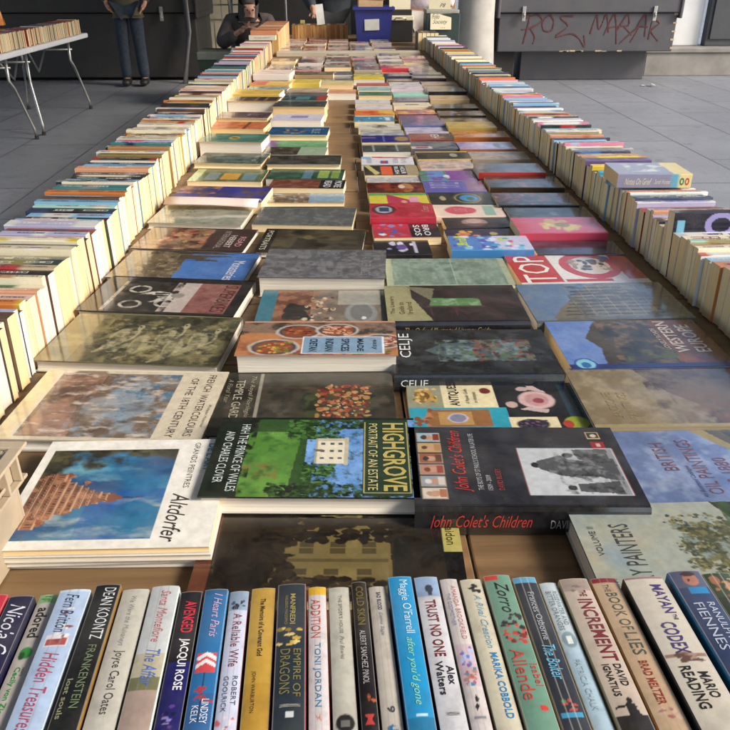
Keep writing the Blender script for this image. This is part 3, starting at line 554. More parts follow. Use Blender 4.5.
def p_top(A):
    A.bg('d8d4cc'); A.rect(0, .66, 1, 1, 'b43028'); A.rect(.14, .0, .95, .15, 'b43028'); rr = np.hypot((A.U - .60) / .44, (A.V - .36) / .24); A.fill((rr < 1) & (rr > .66), 'b43028'); A.fill(rr < .62, 'c8c0b8'); A.rect(.08, .28, .16, .64, 'b43028')
    A.blobs((.45, .22, .78, .5), 36, ['5c4c40', 'a08870', '3c4448', '8c7c68', 'c8b8a0'], .06, 3, .03); A.ell(.85, .2, .08, .05, '5c6c9c'); A.rect(0, 0, .08, 1, 'd8d0c8')
BIG.append(('reference_book', 'red and white book with huge red numerals and white three-letter title', .490, 1.505, .266, .178, 1.5, 0, .018, -1, p_top, [('TOP', .06, .70, .96, .95, 'e4e0d8', '')], None, 'gloss', 'a83028'))
def p_build(A):
    A.bg('5a5a50'); A.poly([(1, 1), (0, 1), (0, .88), (1, .45)], '5c7494'); A.nz('6c7c8c', 5, .5, .6, 2, A.V > .6); A.poly([(.05, .88), (.3, .8), (.95, .52), (.95, .1), (.1, .1)], '6c6450')
    for k in range(9): A.poly([(.12 + k * .09, .80 - k * .02), (.15 + k * .09, .79 - k * .02), (.17 + k * .09, .15), (.14 + k * .09, .15)], '3c3a30')
    for k in range(7): A.rect(.1, .2 + k * .08, .95, .205 + k * .08, '8c8468', .7)
    A.nz('34342a', 8, .52, .6, 5, A.V < .7, .7); A.nz('7c7460', 14, .55, .65, 7, A.V < .4, .6)
BIG.append(('art_book', 'grey-brown book with photograph of a long stone building under blue sky', .487, 1.314, .290, .184, 1, 0, .024, -1, p_build, [], None, 'film', '4c4a40'))
def p_europe(A):
    A.bg('5474b0'); A.nz('7088b8', 3, .4, .6, 2); A.poly([(0, .78), (.4, .74), (1, .66), (1, 0), (0, 0)], '3a3020'); A.poly([(.3, .72), (.6, .8), (.97, .68), (.95, .6), (.3, .6)], '40382c')
    m = A.V < .68; A.nz('6c5434', 9, .5, .6, 4, m); A.nz('1e1a12', 11, .5, .6, 6, m); A.nz('4c5024', 10, .56, .62, 9, m * (A.U < .5)); A.fill(A.V < .30, '6e3c1e', .85); A.nz('8c5024', 6, .5, .62, 12, A.V < .32, .8); A.nz('5c2c18', 9, .52, .6, 14, A.V < .32, .7)
    A.rect(0, 0, .08, 1, '1c2a5c'); A.ell(.08, .90, .12, .075, '16348c'); A.ell(.08, .90, .10, .06, '7cb8c8'); A.ell(.06, .9, .06, .03, '2c64a0')
BIG.append(('guide_book', 'travel guide with cliff-top town, orange fields and big white title', .489, 1.134, .266, .180, .3, 0, .024, -1, p_europe,
  [('WESTERN', .28, .20, .96, .285, 'c4bcac', 'b'), ('EUROPE', .28, .07, .88, .165, 'c4bcac', 'b'), ('LONELY ROADS', .34, .31, .8, .345, 'a89c8c', 'b')], None, 'gloss', '1c2a5c'))
def p_land(A):
    A.bg('76684e'); A.nz('8c8068', 4, .42, .6, 2); A.poly([(1, .62), (.55, .50), (.2, .30), (.1, 0), (1, 0)], '5c4a38', .8); A.nz('4a3a2c', 6, .5, .62, 5, A.V < .6); A.nz('a09478', 8, .55, .68, 7, A.V > .55, .6); A.nz('6c4c34', 7, .5, .6, 11, A.box(.0, .1, .8, .5), .7); A.rect(0, 0, .04, 1, '94885f')
BIG.append(('art_book', 'brownish landscape painting book in glossy wrapper above the blue oil paintings book', .479, .957, .270, .180, -.5, 0, .022, -1, p_land, [('LANDSCAPE', .12, .82, .55, .87, '8c7c58', ''), ('PAINTINGS', .12, .74, .55, .79, '8c7c58', '')], None, 'film', '80745c'))
def p_oil(A):
    A.bg('5a6c94'); A.nz('7486ac', 4, .45, .6, 2); A.nz('94a0b8', 7, .55, .68, 5, None, .7); A.poly([(1, .55), (.7, .40), (.3, .28), (0, .12), (0, 0), (1, 0)], '4c4630'); A.nz('2a2c1c', 7, .5, .6, 7, A.V < .42 - .3 * (1 - A.U)); A.poly([(1, .58), (.7, .44), (.3, .3), (.3, .27), (.7, .38), (1, .5)], '8c7c48')
BIG.append(('art_book', 'blue sky landscape book titled in faded red, right of the bronze-statue hardback', .487, .778, .262, .172, .3, 0, .022, -1, p_oil, [('BRITISH', .44, .76, .82, .83, '6c4450', ''), ('OIL PAINTINGS', .14, .62, .86, .69, '6c4450', ''), ('1520-1880', .12, .50, .60, .57, '6c4450', ''), ('An Illustrated Catalogue', .1, .7, .5, .73, '3c4464', 'i')], None, 'film', '3c4868'))
def p_painters(A):
    A.bg('8a9894'); A.nz('a09c88', 3, .4, .62, 2); A.nz('7890a0', 4, .5, .62, 5, A.V > .65, .8); A.rect(.44, .0, .47, .46, '4a4434'); trees(A, (.40, .30, .80, .58), 260, ['54543a', '6c6a44', '3c4230', '484c34'], .022, 4); trees(A, (.33, .26, .88, .62), 330, ['54543a', '6c6a44', '3c4230', '7c784e', '484c34'], .012, 14); A.nz('8a9894', 22, .58, .62, 6, A.box(.3, .25, .9, .62), .8)
    A.poly([(1, .38), (.85, .34), (.7, .26), (.5, .1), (.5, 0), (1, 0)], '24301c'); A.nz('3c5024', 9, .5, .6, 9, A.box(.5, 0, 1, .36), .8); A.nz('5c5c34', 6, .5, .6, 12, A.box(0, 0, .5, .12))
BIG.append(('art_book', 'pale sky-coloured book with a spreading tree, lowest on the right', .388, .602, .272, .188, .5, .004, .028, -1, p_painters,
  [('BRITISH ART', .04, .925, .34, .95, '3c4448', ''), ('VOLUME II', .52, .925, .78, .95, '3c4448', ''), ('CENTURY PAINTERS', .02, .78, .80, .86, '3a3c3c', '')], None, 'hard', '46586a'))
MATS = dict(film=M_FILM, gloss=M_GLOSS, hard=M_GLOSS, hardfilm=M_FILM, hardgloss=M_GLOSS, soft=M_MATT, paper=M_PAPER)
def lie(name, label, cat, cx, cy, L, D, deg, z, th, head, painter, texts, sptexts, kind, side, group=None, res=None, pm=None, seed=0):
    A = Art(D, L, res) if res else art(D, L, cy); painter(A); A.finish()
    hard = kind.startswith('hard') or kind == 'film'
    me = book_meshes(D, L, th, A, side, None, texts, sptexts or (), MATS[kind], pm or (M_PAGEW if hard else M_PAGE), board=.0022 if hard else .0005, over=.003 if hard else 0, seed=seed)
    M = Matrix.Translation((cx, cy, ZT + z)) @ Matrix.Rotation(R(deg) - head * math.pi / 2, 4, 'Z')
    return make_book(name, label, cat, me, M, group)
for i, b in enumerate(BIG):
    (nm, lb, cx, cy, L, D, deg, z, th, head, pt, tx, sp, kd, sd) = b
    lie(nm, lb, 'book', cx, cy, L, D, deg, z + .0005, th, head, pt, tx, sp, kd, sd, seed=i)
# what lies under the castle album and props up the country-house hardback
def p_white(A): A.bg('dcd8cc')
for k, (dx, dy, t, lb) in enumerate(((.004, .006, .0075, 'white softback album at the very bottom of the castle album stack'), (-.003, .002, .0075, 'white softback album second from bottom of the castle album stack'), (.002, -.002, .0075, 'white softback album directly beneath the castle album'))):
    lie('art_album', lb, 'book', -.265 + dx, .742 + dy, .235, .212, (-.8, .6, -.3)[k], .0005 + k * .0079, t, 1, p_white, [], None, 'soft', 'd8d4c8', res=.05, pm=M_PAGEW, seed=40 + k)
# ------------------------------------------------------------------ smaller books lying face up
# column, label, centre x, near edge y, length, top height, edge colour, background, ops, texts, kind, head
def paint(bgc, ops):
    def f(A):
        A.bg(bgc)
        for k, q in enumerate(ops):
            if q[0] == 'n': A.nz(q[1], q[2], q[3] if len(q) > 3 else .5, (q[3] if len(q) > 3 else .5) + .1, 3 + k * 7)
            elif q[0] == 'r': A.rect(*q[1:])
            elif q[0] == 'e': A.ell(*q[1:])
            elif q[0] == 'p': A.poly(*q[1:])
            elif q[0] == 'b': A.blobs(*q[1:])
    return f
SM = [
('L', 'book with curled pale pages and indigo cover', -.332, 2.00, .255, .032, 'e0c8c0', '2c2c84', [('r', 0, 0, .5, .45, 'a8745c'), ('n', '4c3c3c', 6), ('n', '24246c', 4, .55)], [], 'paper', 1),
('L', 'green book with orange square label', -.347, 2.275, .224, .018, 'c8a858', '4c6040', [('n', '6c8060', 6), ('r', 0, 0, 1, .12, 'b8c890'), ('r', .35, .42, .85, .66, 'd09c40'), ('r', .3, .2, .9, .38, '7c8c8c'), ('r', .3, .7, .9, .9, '6c8890')], [], 'gloss', 1),
('L', 'dark teal glossy hardback with grey lettering', -.355, 2.44, .221, .034, 'c0a878', '2c3c3c', [('n', '4c6460', 5), ('n', '6c8078', 8, .56)], [('HERITAGE', .2, .82, .8, .88, 'b0b8b0', '')], 'hardgloss', 1),
('L', 'very thick book with teal cover and gold crest', -.372, 2.655, .220, .058, 'c8a46c', '3c7468', [('n', '5c9484', 5), ('e', .5, .5, .2, .09, 'c0a050'), ('e', .5, .5, .1, .05, '6c5424')], [], 'hardgloss', 1),
('L', 'burnt orange hardback with dark central bar', -.396, 2.99, .218, .042, 'd8a860', 'b0562c', [('n', 'c87848', 6), ('r', 0, .62, 1, .66, '5c2c1c')], [], 'paper', 1),
('L', 'purplish brown book with faint white initials', -.400, 3.19, .220, .048, 'e0b8a0', '4c3c48', [('n', '6c5864', 5)], [('MW', .3, .56, .7, .64, 'b0a4b4', '')], 'hardgloss', 1),
('L', 'very thick book with four dark pictures on tan', -.384, 3.50, .223, .066, 'c09868', '8c7048', [('r', .1, .05, .8, .27, '34282c'), ('r', .1, .3, .8, .52, '3c2c24'), ('r', .1, .56, .8, .72, '2c2c34'), ('r', .1, .76, .8, .95, '3c3430')], [], 'hardgloss', 1),
('L', 'flat yellow book beyond the four-picture book', -.389, 3.69, .227, .070, 'd0b050', 'd8bc64', [('n', 'c0a048', 5), ('r', .4, 0, .6, 1, 'c8a848')], [], 'paper', 1),
('L', 'pink-edged art book beyond the flat yellow one', -.380, 3.91, .215, .035, 'c89080', 'c8b4a0', [('n', 'b0948c', 5)], [], 'gloss', 1),
('L', 'pale blue-grey softback with light edges', -.378, 4.10, .215, .030, 'a0b0b8', '8ca4b0', [('n', 'b8c4c8', 5)], [], 'gloss', 1),
('L', 'yellow and red striped softback', -.375, 4.30, .213, .032, 'd0a040', 'd4b04c', [('r', 0, .6, 1, 1, 'c05840')], [], 'paper', 1),
('L', 'large pinkish white album with a grey diagonal crease', -.378, 4.52, .205, .060, 'dcd4d0', 'd8c4b8', [('p', [(0, .1), (.7, .9), (.75, .9), (.05, .1)], '8c8c90')], [], 'soft', 1),
('M', 'blue-grey and brown landscape paperback under the three-letter title book', -.103, 2.06, .219, .012, '8c7c6c', '7c6450', [('n', '5c4838', 6), ('r', 0, .55, 1, 1, '84a0b4'), ('n', 'a0b4bc', 8, .58)], [], 'gloss', 1),
('M', 'rust-brown book with big white letters on black', -.100, 2.165, .217, .024, '6c4438', '6c3c30', [('n', '8c5844', 7), ('r', 0, .66, 1, 1, '1c1c20')], [('READ', .12, .72, .88, .82, 'd0d0d0', 'b'), ('MORE', .12, .86, .88, .96, 'd0d0d0', 'b')], 'gloss', 1),
('M', 'green woodland book with yellow-green title squares', -.109, 2.275, .230, .022, '3c5c40', '24483c', [('n', '3c6450', 6), ('r', .1, .46, .9, .58, '5c7c8c'), ('r', .15, .66, .85, .80, '8ca850'), ('r', .15, .83, .85, .94, '7c9848')], [], 'gloss', 1),
('M', 'dark grey thin wrapped hardback jutting over the boards', -.119, 2.42, .234, .034, 'a8a090', '44443c', [('n', '5c584c', 6, .48), ('n', '2c2c2c', 8, .55)], [], 'hardfilm', 1),
('M', 'dark picture book with pale green right half', -.156, 2.57, .210, .030, 'a0a890', '3c342c', [('n', '5c5444', 6), ('r', 0, .55, 1, 1, 'a0b498')], [], 'gloss', 1),
('M', 'thin green book with purple corner', -.157, 2.715, .213, .028, '4c8c5c', '4c8c5c', [('r', 0, 0, 1, .2, '6c4c84'), ('n', '6ca478', 6, .55)], [], 'paper', 1),
('M', 'royal blue book with gold figures', -.157, 2.84, .220, .046, 'c8c0a8', '20507c', [('n', '2c6494', 5), ('b', (.3, .25, .8, .6), 14, ['b09c6c', '8c7c5c'], .07, 3, .03)], [('BLUE', .25, .72, .8, .86, 'a0b4c0', '')], 'hardgloss', 1),
('M', 'pinkish white paperback with small red spots', -.178, 3.01, .208, .026, 'd0c0b4', 'd0bcb0', [('b', (.1, .3, .9, .9), 12, ['8c4040', '5c4444'], .05, 5, .02)], [], 'paper', 1),
('M', 'pale lavender book with violet title', -.176, 3.135, .203, .046, 'd8d0cc', 'c4c0d0', [('r', .25, .35, .6, .7, '8880b0')], [], 'paper', 1),
('M', 'very thick tan-edged book with dark slate lid', -.175, 3.36, .224, .064, 'c8a878', '3c4444', [('n', '545c5c', 6)], [], 'hard', 1),
('M', 'dark teal book with red end', -.162, 3.56, .200, .060, '5c6464', '2c4448', [('n', '4c6c74', 6), ('r', 0, .78, 1, 1, 'b04438'), ('r', .2, .3, .8, .6, '5c8c94')], [], 'hardgloss', 1),
('M', 'grey and red softback beyond the dark teal one', -.165, 3.76, .200, .045, '8c8c88', '6c7474', [('n', 'a04c40', 5, .55)], [], 'gloss', 1),
('M', 'light tan softback with scuffed edge', -.165, 3.96, .200, .040, 'b8a888', 'c0ac8c', [('n', '9c8c74', 5)], [], 'paper', 1),
('M', 'thin bright yellow book', -.202, 4.40, .180, .030, 'd8c058', 'd8c058', [('n', 'c8ac48', 5)], [], 'paper', 1),
('M', 'olive-tan book with a black spot', -.150, 4.66, .22, .040, '9c8460', '8c7854', [('n', '74644c', 5), ('e', .5, .45, .14, .08, '1c1814')], [], 'gloss', 1),
('C', 'tan-pink book lying open-edged on the bare boards', -.010, 3.98, .175, .032, 'd8a878', 'c88c68', [('n', 'd8a484', 5)], [], 'paper', 1),
('C', 'thick cream-edged book on the boards', -.018, 4.20, .169, .048, 'e0cc90', 'd8c890', [('n', 'c8b480', 5)], [], 'paper', 1),
('R1', 'black paperback with white ghostly figure', .135, 1.618, .130, .014, '18161c', '14121a', [('b', (.25, .2, .8, .75), 10, ['c8c0dc', '9c8cc0', 'dcd8e8'], .13, 4, .05), ('r', .1, .25, .9, .3, 'c0b8d0'), ('e', .5, .5, .2, .1, '5c4c90')], [], 'gloss', -1),
('R1', 'red and blue comic with starry black patch', .153, 1.722, .160, .020, 'a82838', 'b03444', [('r', 0, .55, 1, 1, '1c1c24'), ('b', (0, 0, 1, .5), 14, ['2c5ca8', 'c84858', '5c8cc8', 'dcdcdc'], .09, 6, .05)], [('SOS', .1, .62, .9, .72, 'd8d8d8', 'b'), ('BRO', .1, .76, .9, .86, 'd8d8d8', 'b')], 'gloss', 1),
('R1', 'glossy crimson paperback with grey oval window', .152, 1.834, .164, .034, 'b02434', 'a82c3c', [('n', 'c03c4c', 5), ('e', .55, .78, .36, .2, '4c2c34'), ('e', .55, .78, .26, .14, 'a0a8ac'), ('r', .4, .7, .7, .86, '2c3c5c')], [('Crimson', .4, .08, .8, .2, 'd89098', 'i')], 'gloss', -1),
('R1', 'yellow paperback with pink-dressed girl', .155, 2.002, .161, .020, 'c0b040', 'd4c848', [('r', 0, 0, .2, 1, '5ca860'), ('p', [(.05, .3), (.5, .6), (.95, .95), (.95, .3)], 'b83c58'), ('r', .3, .68, .8, .84, 'dc9cb0'), ('e', .75, .58, .12, .05, 'd8a890')], [], 'gloss', 1),
('R1', 'brown-red paperback with golden arch', .153, 2.125, .161, .020, '4c241c', '4c1c18', [('e', .5, .7, .45, .14, 'b07c4c'), ('n', '8c3c24', 6, .52), ('e', .4, .62, .2, .06, 'dcc8b0')], [], 'gloss', 1),
('R1', 'pale grey paperback with faint lettering', .165, 2.246, .180, .016, 'b8b8b4', 'a8a8a8', [('n', 'c4c4c0', 6), ('b', (.2, .3, .8, .9), 12, ['6c6c70'], .06, 3, .02)], [], 'paper', 1),
('R1', 'black paperback with orange square and white capitals', .155, 2.33, .169, .020, '1c1a1a', '1c1a1a', [('r', .1, .30, .95, .52, 'd45830'), ('r', 0, .78, 1, 1, '9c8c6c'), ('p', [(0, 0), (1, .2), (.8, .28), (0, .1)], 'c0b470')], [('RUSH', .15, .56, .9, .64, 'd8d8d8', 'b'), ('HOUR', .15, .67, .9, .76, 'd8d8d8', 'b')], 'paper', 1),
('R1', 'white paperback with small red and blue flag', .151, 2.47, .172, .020, 'c4c4c8', 'd0d0d4', [('r', .5, .36, .85, .5, '3c4c8c'), ('r', .5, .41, .85, .45, 'c03038'), ('r', .64, .34, .71, .52, 'c03038'), ('p', [(.0, .2), (.14, .2), (.2, .9), (.1, .95)], 'b83048'), ('r', 0, 0, .3, .18, '88b4d8')], [('LONDON', .2, .10, .8, .2, 'a0a4ac', ''), ('WRITER', .2, .60, .8, .70, 'a0a4ac', ''), ('FILMS', .2, .76, .8, .86, 'a0a4ac', '')], 'paper', 1),
('R1', 'slate grey paperback below the navy one', .157, 2.668, .166, .020, '3c4448', '4c5454', [('n', '343c3c', 6), ('r', .1, .2, .9, .24, '9ca4a4'), ('r', .1, .7, .9, .74, '9ca4a4')], [], 'gloss', 1),
('R1', 'navy paperback with tan oval', .162, 2.80, .176, .026, '24245c', '28287c', [('e', .5, .84, .35, .16, 'a08050'), ('r', .3, .0, .4, .32, '8c6ca0'), ('r', .1, .46, .9, .48, '6870b0')], [], 'gloss', 1),
('R1', 'pale grey paperback of portraits', .158, 2.94, .166, .02, '9c9c98', '8c9494', [('n', 'c0c0bc', 6)], [], 'paper', 1),
('R1', 'white paperback with dark oval picture', .154, 3.08, .169, .020, 'c8c8c0', 'c8c4b8', [('e', .5, .5, .3, .2, '4c443c'), ('n', 'a8a49c', 6, .56)], [], 'paper', 1),
('R1', 'cyan blue paperback with pale blocks', .137, 3.222, .165, .026, '4c94b0', '3c84a8', [('b', (.1, .05, .9, .95), 10, ['a8ccd8', '2c5c7c'], .12, 8, .035), ('r', .2, .8, .8, .9, 'c0d4dc')], [], 'paper', 1),
('R1', 'orange and yellow paperback', .146, 3.40, .172, .022, 'd86028', 'd87030', [('r', 0, .6, 1, 1, 'dcb040'), ('n', 'c04828', 5, .55)], [], 'paper', 1),
('R1', 'white paperback with pink tinge', .151, 3.555, .166, .022, 'd0ccd0', 'd4ccd0', [('n', 'b8b0c0', 5, .54)], [], 'paper', 1),
('R1', 'white paperback with grey curved sketch', .151, 3.72, .166, .022, 'ccccd0', 'cccccc', [('e', .5, .5, .3, .2, '9c9ca0'), ('e', .5, .5, .22, .14, 'cccccc')], [], 'paper', 1),
('R1', 'green and blue landscape paperback', .176, 3.978, .169, .022, '4c8474', '4c8c64', [('n', '5c90b0', 4), ('n', '3c6c4c', 7, .55)], [], 'gloss', 1),
('R1', 'light blue-green paperback', .176, 4.16, .169, .022, '8cb0b0', '84b0b4', [('n', 'a8c4c0', 5)], [], 'paper', 1),
('R1', 'thin red-edged paperback', .178, 4.344, .179, .020, 'b03038', 'b85058', [('n', '8c5c60', 5)], [], 'paper', 1),
('R1', 'bright yellow paperback with orange letters', .162, 4.514, .174, .032, 'dcc42c', 'e0cc30', [('r', .3, .2, .7, .8, 'd0a428')], [], 'paper', 1),
('R1', 'yellowish paperback behind the bright yellow one', .165, 4.69, .174, .026, 'd0bc48', 'c8bc60', [('n', '8c8858', 5, .54)], [], 'paper', 1),
('R2', 'blue and lilac children\'s comic book with pink figures', .332, 1.590, .182, .032, '3c7cb4', '4c7cc0', [('r', 0, 0, 1, .45, 'c0c0dc'), ('b', (0, .1, 1, .95), 40, ['d8dcec', '5c4cb0', '3ca0c8', 'c8508c', '7cc0dc', 'b8c840'], .10, 4, .05)], [('Sunday', .35, .74, .9, .92, 'c8dc60', 'b')], 'gloss', -1),
('R2', 'dark purple paperback with orange flower shape', .336, 1.695, .178, .016, '2c2034', '30243c', [('b', (.25, .55, .8, .85), 16, ['c87840', 'dc9c4c', 'b04c3c'], .10, 5, .04), ('e', .6, .35, .12, .06, 'b0a058')], [], 'gloss', -1),
('R2', 'dark paperback showing half a pale face', .339, 1.80, .172, .018, '2c2424', '342a2a', [('e', .5, .55, .42, .2, '9c7c78'), ('e', .62, .55, .22, .12, 'b89890'), ('r', 0, 0, .4, 1, '2a2226', .7)], [], 'gloss', -1),
('R2', 'cream paperback with pink-red heart', .326, 1.888, .190, .020, 'd8c0b0', 'd8c4b4', [('e', .5, .62, .38, .2, 'c04858'), ('e', .5, .5, .3, .14, 'c04858'), ('r', .1, .12, .9, .28, '84a898')], [('LOVE', .35, .5, .65, .68, 'dc98a0', '')], 'paper', -1),
('R2', 'black paperback with bright blue oval', .331, 2.00, .182, .020, '1c1c1c', '20221e', [('e', .5, .42, .44, .22, '8c8460'), ('e', .5, .42, .38, .19, '1c1c1c'), ('e', .5, .40, .30, .15, '2484b8'), ('e', .45, .38, .14, .06, '0c5030'), ('e', .5, .8, .2, .05, 'a89870')], [], 'gloss', -1),
('R2', 'violet-blue paperback with broad pale lettering', .326, 2.132, .176, .020, '5450a0', '5c58a8', [('r', 0, 0, 1, .3, '7c5c84')], [('PURPLE', .3, .4, .85, .9, 'b0a8dc', '')], 'gloss', -1),
('R2', 'green, blue and purple paperback with white bird', .322, 2.258, .167, .020, '4c8470', '4c9070', [('r', 0, .55, 1, .85, '5c8cc8'), ('r', 0, 0, 1, .5, '84489c'), ('e', .4, .52, .2, .06, 'd8dce0'), ('n', '6c4890', 6, .56)], [], 'gloss', -1),
('R2', 'pinkish paperback with grey sweep', .337, 2.41, .174, .020, 'c8a8a0', 'c4a89c', [('n', '8c9490', 5), ('n', 'd8c4b8', 7, .55)], [], 'gloss', -1),
('R2', 'black paperback with yellow edge', .342, 2.538, .179, .022, 'c8a034', '20201e', [('r', 0, 0, .1, 1, '20201e'), ('e', .5, .3, .25, .08, '9c9c88'), ('r', .85, 0, 1, 1, 'd0a838')], [], 'gloss', -1),
('R2', 'grey and navy paperback with white-red label', .330, 2.712, .165, .020, '4c5464', '6c7478', [('n', '2c3c64', 5), ('r', 0, .55, .35, 1, 'c8c4c8'), ('r', .1, .65, .25, .9, 'b04850')], [], 'gloss', -1),
('R2', 'reddish paperback with white capitals on black', .337, 2.875, .160, .020, '7c3c38', '8c4c44', [('r', 0, 0, 1, .45, '2c2a30'), ('n', 'a86458', 6, .56)], [('HER', .2, .3, .9, .5, 'd0c8c8', 'b')], 'gloss', -1),
('R2', 'lavender-white paperback with grey title', .333, 3.00, .165, .020, 'b8b4c4', 'b8b4c8', [('n', '9890a8', 5)], [], 'paper', -1),
('R2', 'slate blue paperback with violet glow', .337, 3.126, .180, .026, '4c5c84', '4c5c84', [('n', '8c6c9c', 5, .52)], [], 'gloss', -1),
('R2', 'dull purple paperback with pink spot', .333, 3.27, .175, .022, '5c4464', '6c4c74', [('e', .5, .5, .2, .08, 'b06088')], [], 'gloss', -1),
('R2', 'orange, yellow and red flame paperback', .331, 3.42, .172, .022, '6c3844', 'c85830', [('n', 'e0b040', 4), ('n', '5c3c6c', 5, .55)], [], 'gloss', -1),
('R2', 'cream paperback with small black title', .331, 3.64, .174, .020, 'd8c8a8', 'd4c8ac', [('r', .4, .3, .55, .7, '3c3834')], [], 'paper', -1),
('R2', 'brown and blue paperback', .339, 3.80, .168, .020, '6c5c5c', '6c5458', [('n', '4c6494', 5)], [], 'gloss', -1),
('R2', 'mint green paperback', .350, 3.972, .174, .022, '88bcac', '94c8b8', [('n', 'a8d0c4', 5)], [], 'paper', -1),
('R2', 'pinkish white paperback with lilac patches', .355, 4.185, .180, .022, 'd0c0c8', 'd4c4c8', [('n', 'b09cb8', 5)], [], 'paper', -1),
('R2', 'white and grey streaked paperback', .355, 4.36, .180, .022, 'b8b8bc', 'c4c4c4', [('n', '8c9098', 5)], [], 'paper', -1),
('R2', 'dull brown paperback with a light stripe', .355, 4.52, .180, .022, '6c5448', '6c5444', [('r', .4, 0, .5, 1, 'a89880')], [], 'gloss', -1),
('R2', 'navy blue thick paperback', .340, 4.68, .17, .030, '2c3454', '2c3858', [('n', '3c4c74', 5)], [], 'gloss', -1),
('R2', 'bright red comic annual', .342, 5.077, .176, .030, 'c03440', 'c8384c', [('n', 'd8586c', 4, .54)], [], 'gloss', -1),
('R3', 'dark purple paperback beside the children\'s comic', .520, 1.588, .180, .020, '2a2430', '2c2634', [('n', '483c50', 6), ('n', '1c1a20', 5, .55)], [], 'gloss', -1),
('R3', 'rose-pink paperback with golden creature', .506, 1.688, .192, .038, 'b83850', 'c04860', [('b', (.2, .25, .75, .7), 16, ['c8b060', 'b89448', 'd8c888'], .14, 5, .06), ('e', .5, .45, .16, .1, '8c7038')], [], 'gloss', -1),
('R3', 'near-black paperback with a grey gleam', .523, 1.83, .200, .024, '24221c', '2c2a26', [('n', '4c4a40', 5, .52), ('e', .5, .45, .15, .05, '8c8878')], [], 'gloss', -1),
('R3', 'black paperback with dark red skyline', .513, 1.958, .200, .028, '1c1a1e', '241c1e', [('n', '6c2c24', 6), ('r', 0, 0, .3, 1, '141418'), ('n', 'a0584c', 10, .62)], [], 'gloss', -1),
('R3', 'dark brown paperback with orange glow', .523, 2.14, .200, .028, '34281c', '3c2c20', [('n', '7c4c2c', 5, .55), ('n', '1c1814', 7, .52)], [], 'gloss', -1),
('R3', 'dark paperback with red spine', .506, 2.278, .189, .038, 'a02c24', '3c2c28', [('n', '5c3c30', 6), ('n', '241c1c', 7, .54)], [], 'gloss', -1),
('R3', 'grey-tan worn paperback', .522, 2.53, .179, .022, '8c8070', '94887c', [('n', '7c6c60', 6), ('n', 'a89c90', 8, .55)], [], 'paper', -1),
('R3', 'lavender paperback with violet hills', .507, 2.69, .185, .022, 'a06048', 'a898c0', [('n', '8478ac', 5), ('e', .5, .3, .3, .06, '5c504c')], [], 'gloss', -1),
('R3', 'rust-orange landscape paperback', .521, 2.903, .195, .022, 'a0582c', 'b0683c', [('n', '8c4828', 6), ('n', 'c88850', 7, .55)], [], 'gloss', -1),
('R3', 'gold paperback with faint lettering', .504, 3.03, .175, .034, 'a88c40', 'b89c4c', [('n', 'a08440', 6)], [], 'paper', -1),
('R3', 'tan and black film-still paperback', .505, 3.20, .182, .024, '4c3c2c', '8c7448', [('n', '2c2018', 5)], [], 'gloss', -1),
('R3', 'black paperback with row of people', .509, 3.33, .182, .030, '1c1816', '241c1c', [('b', (.1, .1, .7, .9), 18, ['8c4434', 'a88868', '5c3428'], .12, 6, .05)], [], 'gloss', -1),
('R3', 'black thick paperback with brown frames', .509, 3.52, .182, .030, '201c18', '28221e', [('b', (.1, .1, .9, .9), 8, ['6c5438', '8c7048'], .14, 9, .06)], [], 'gloss', -1),
('R3', 'thick tan-edged book', .513, 3.77, .171, .032, 'c0a478', 'b89c74', [('n', 'a08860', 5)], [], 'paper', -1),
('R3', 'black-topped book above the thick tan-edged one', .528, 3.998, .180, .036, '1c1e20', '202426', [('n', '30383c', 5)], [], 'gloss', -1),
('R3', 'light brown softback beside the mint green one', .528, 4.18, .180, .024, '9c8c78', 'a8947c', [('n', '8c7c68', 5)], [], 'paper', -1),
('R3', 'pale tan softback nearer than the navy-black pair', .530, 4.374, .186, .022, 'a89484', 'b0a090', [('n', '8c7c70', 5)], [], 'paper', -1),
('R3', 'navy-black paperback with violet lower edge', .497, 4.548, .175, .034, '2c2430', '24303c', [('n', '3c5060', 5)], [], 'gloss', -1),
('R3', 'steel blue-black paperback, farther of a dark pair', .497, 4.74, .175, .030, '20242c', '2c3c4c', [('n', '44586c', 5)], [], 'gloss', -1),
]
last = {}; rs = random.Random(77); side_of = {'L': 'left of the boards', 'M': 'left of the boards', 'C': '', 'R1': 'right of the boards', 'R2': 'right of the boards', 'R3': 'next to the right row'}
SMs = sorted(SM, key=lambda q: (q[0], q[3])); prev_z = {}
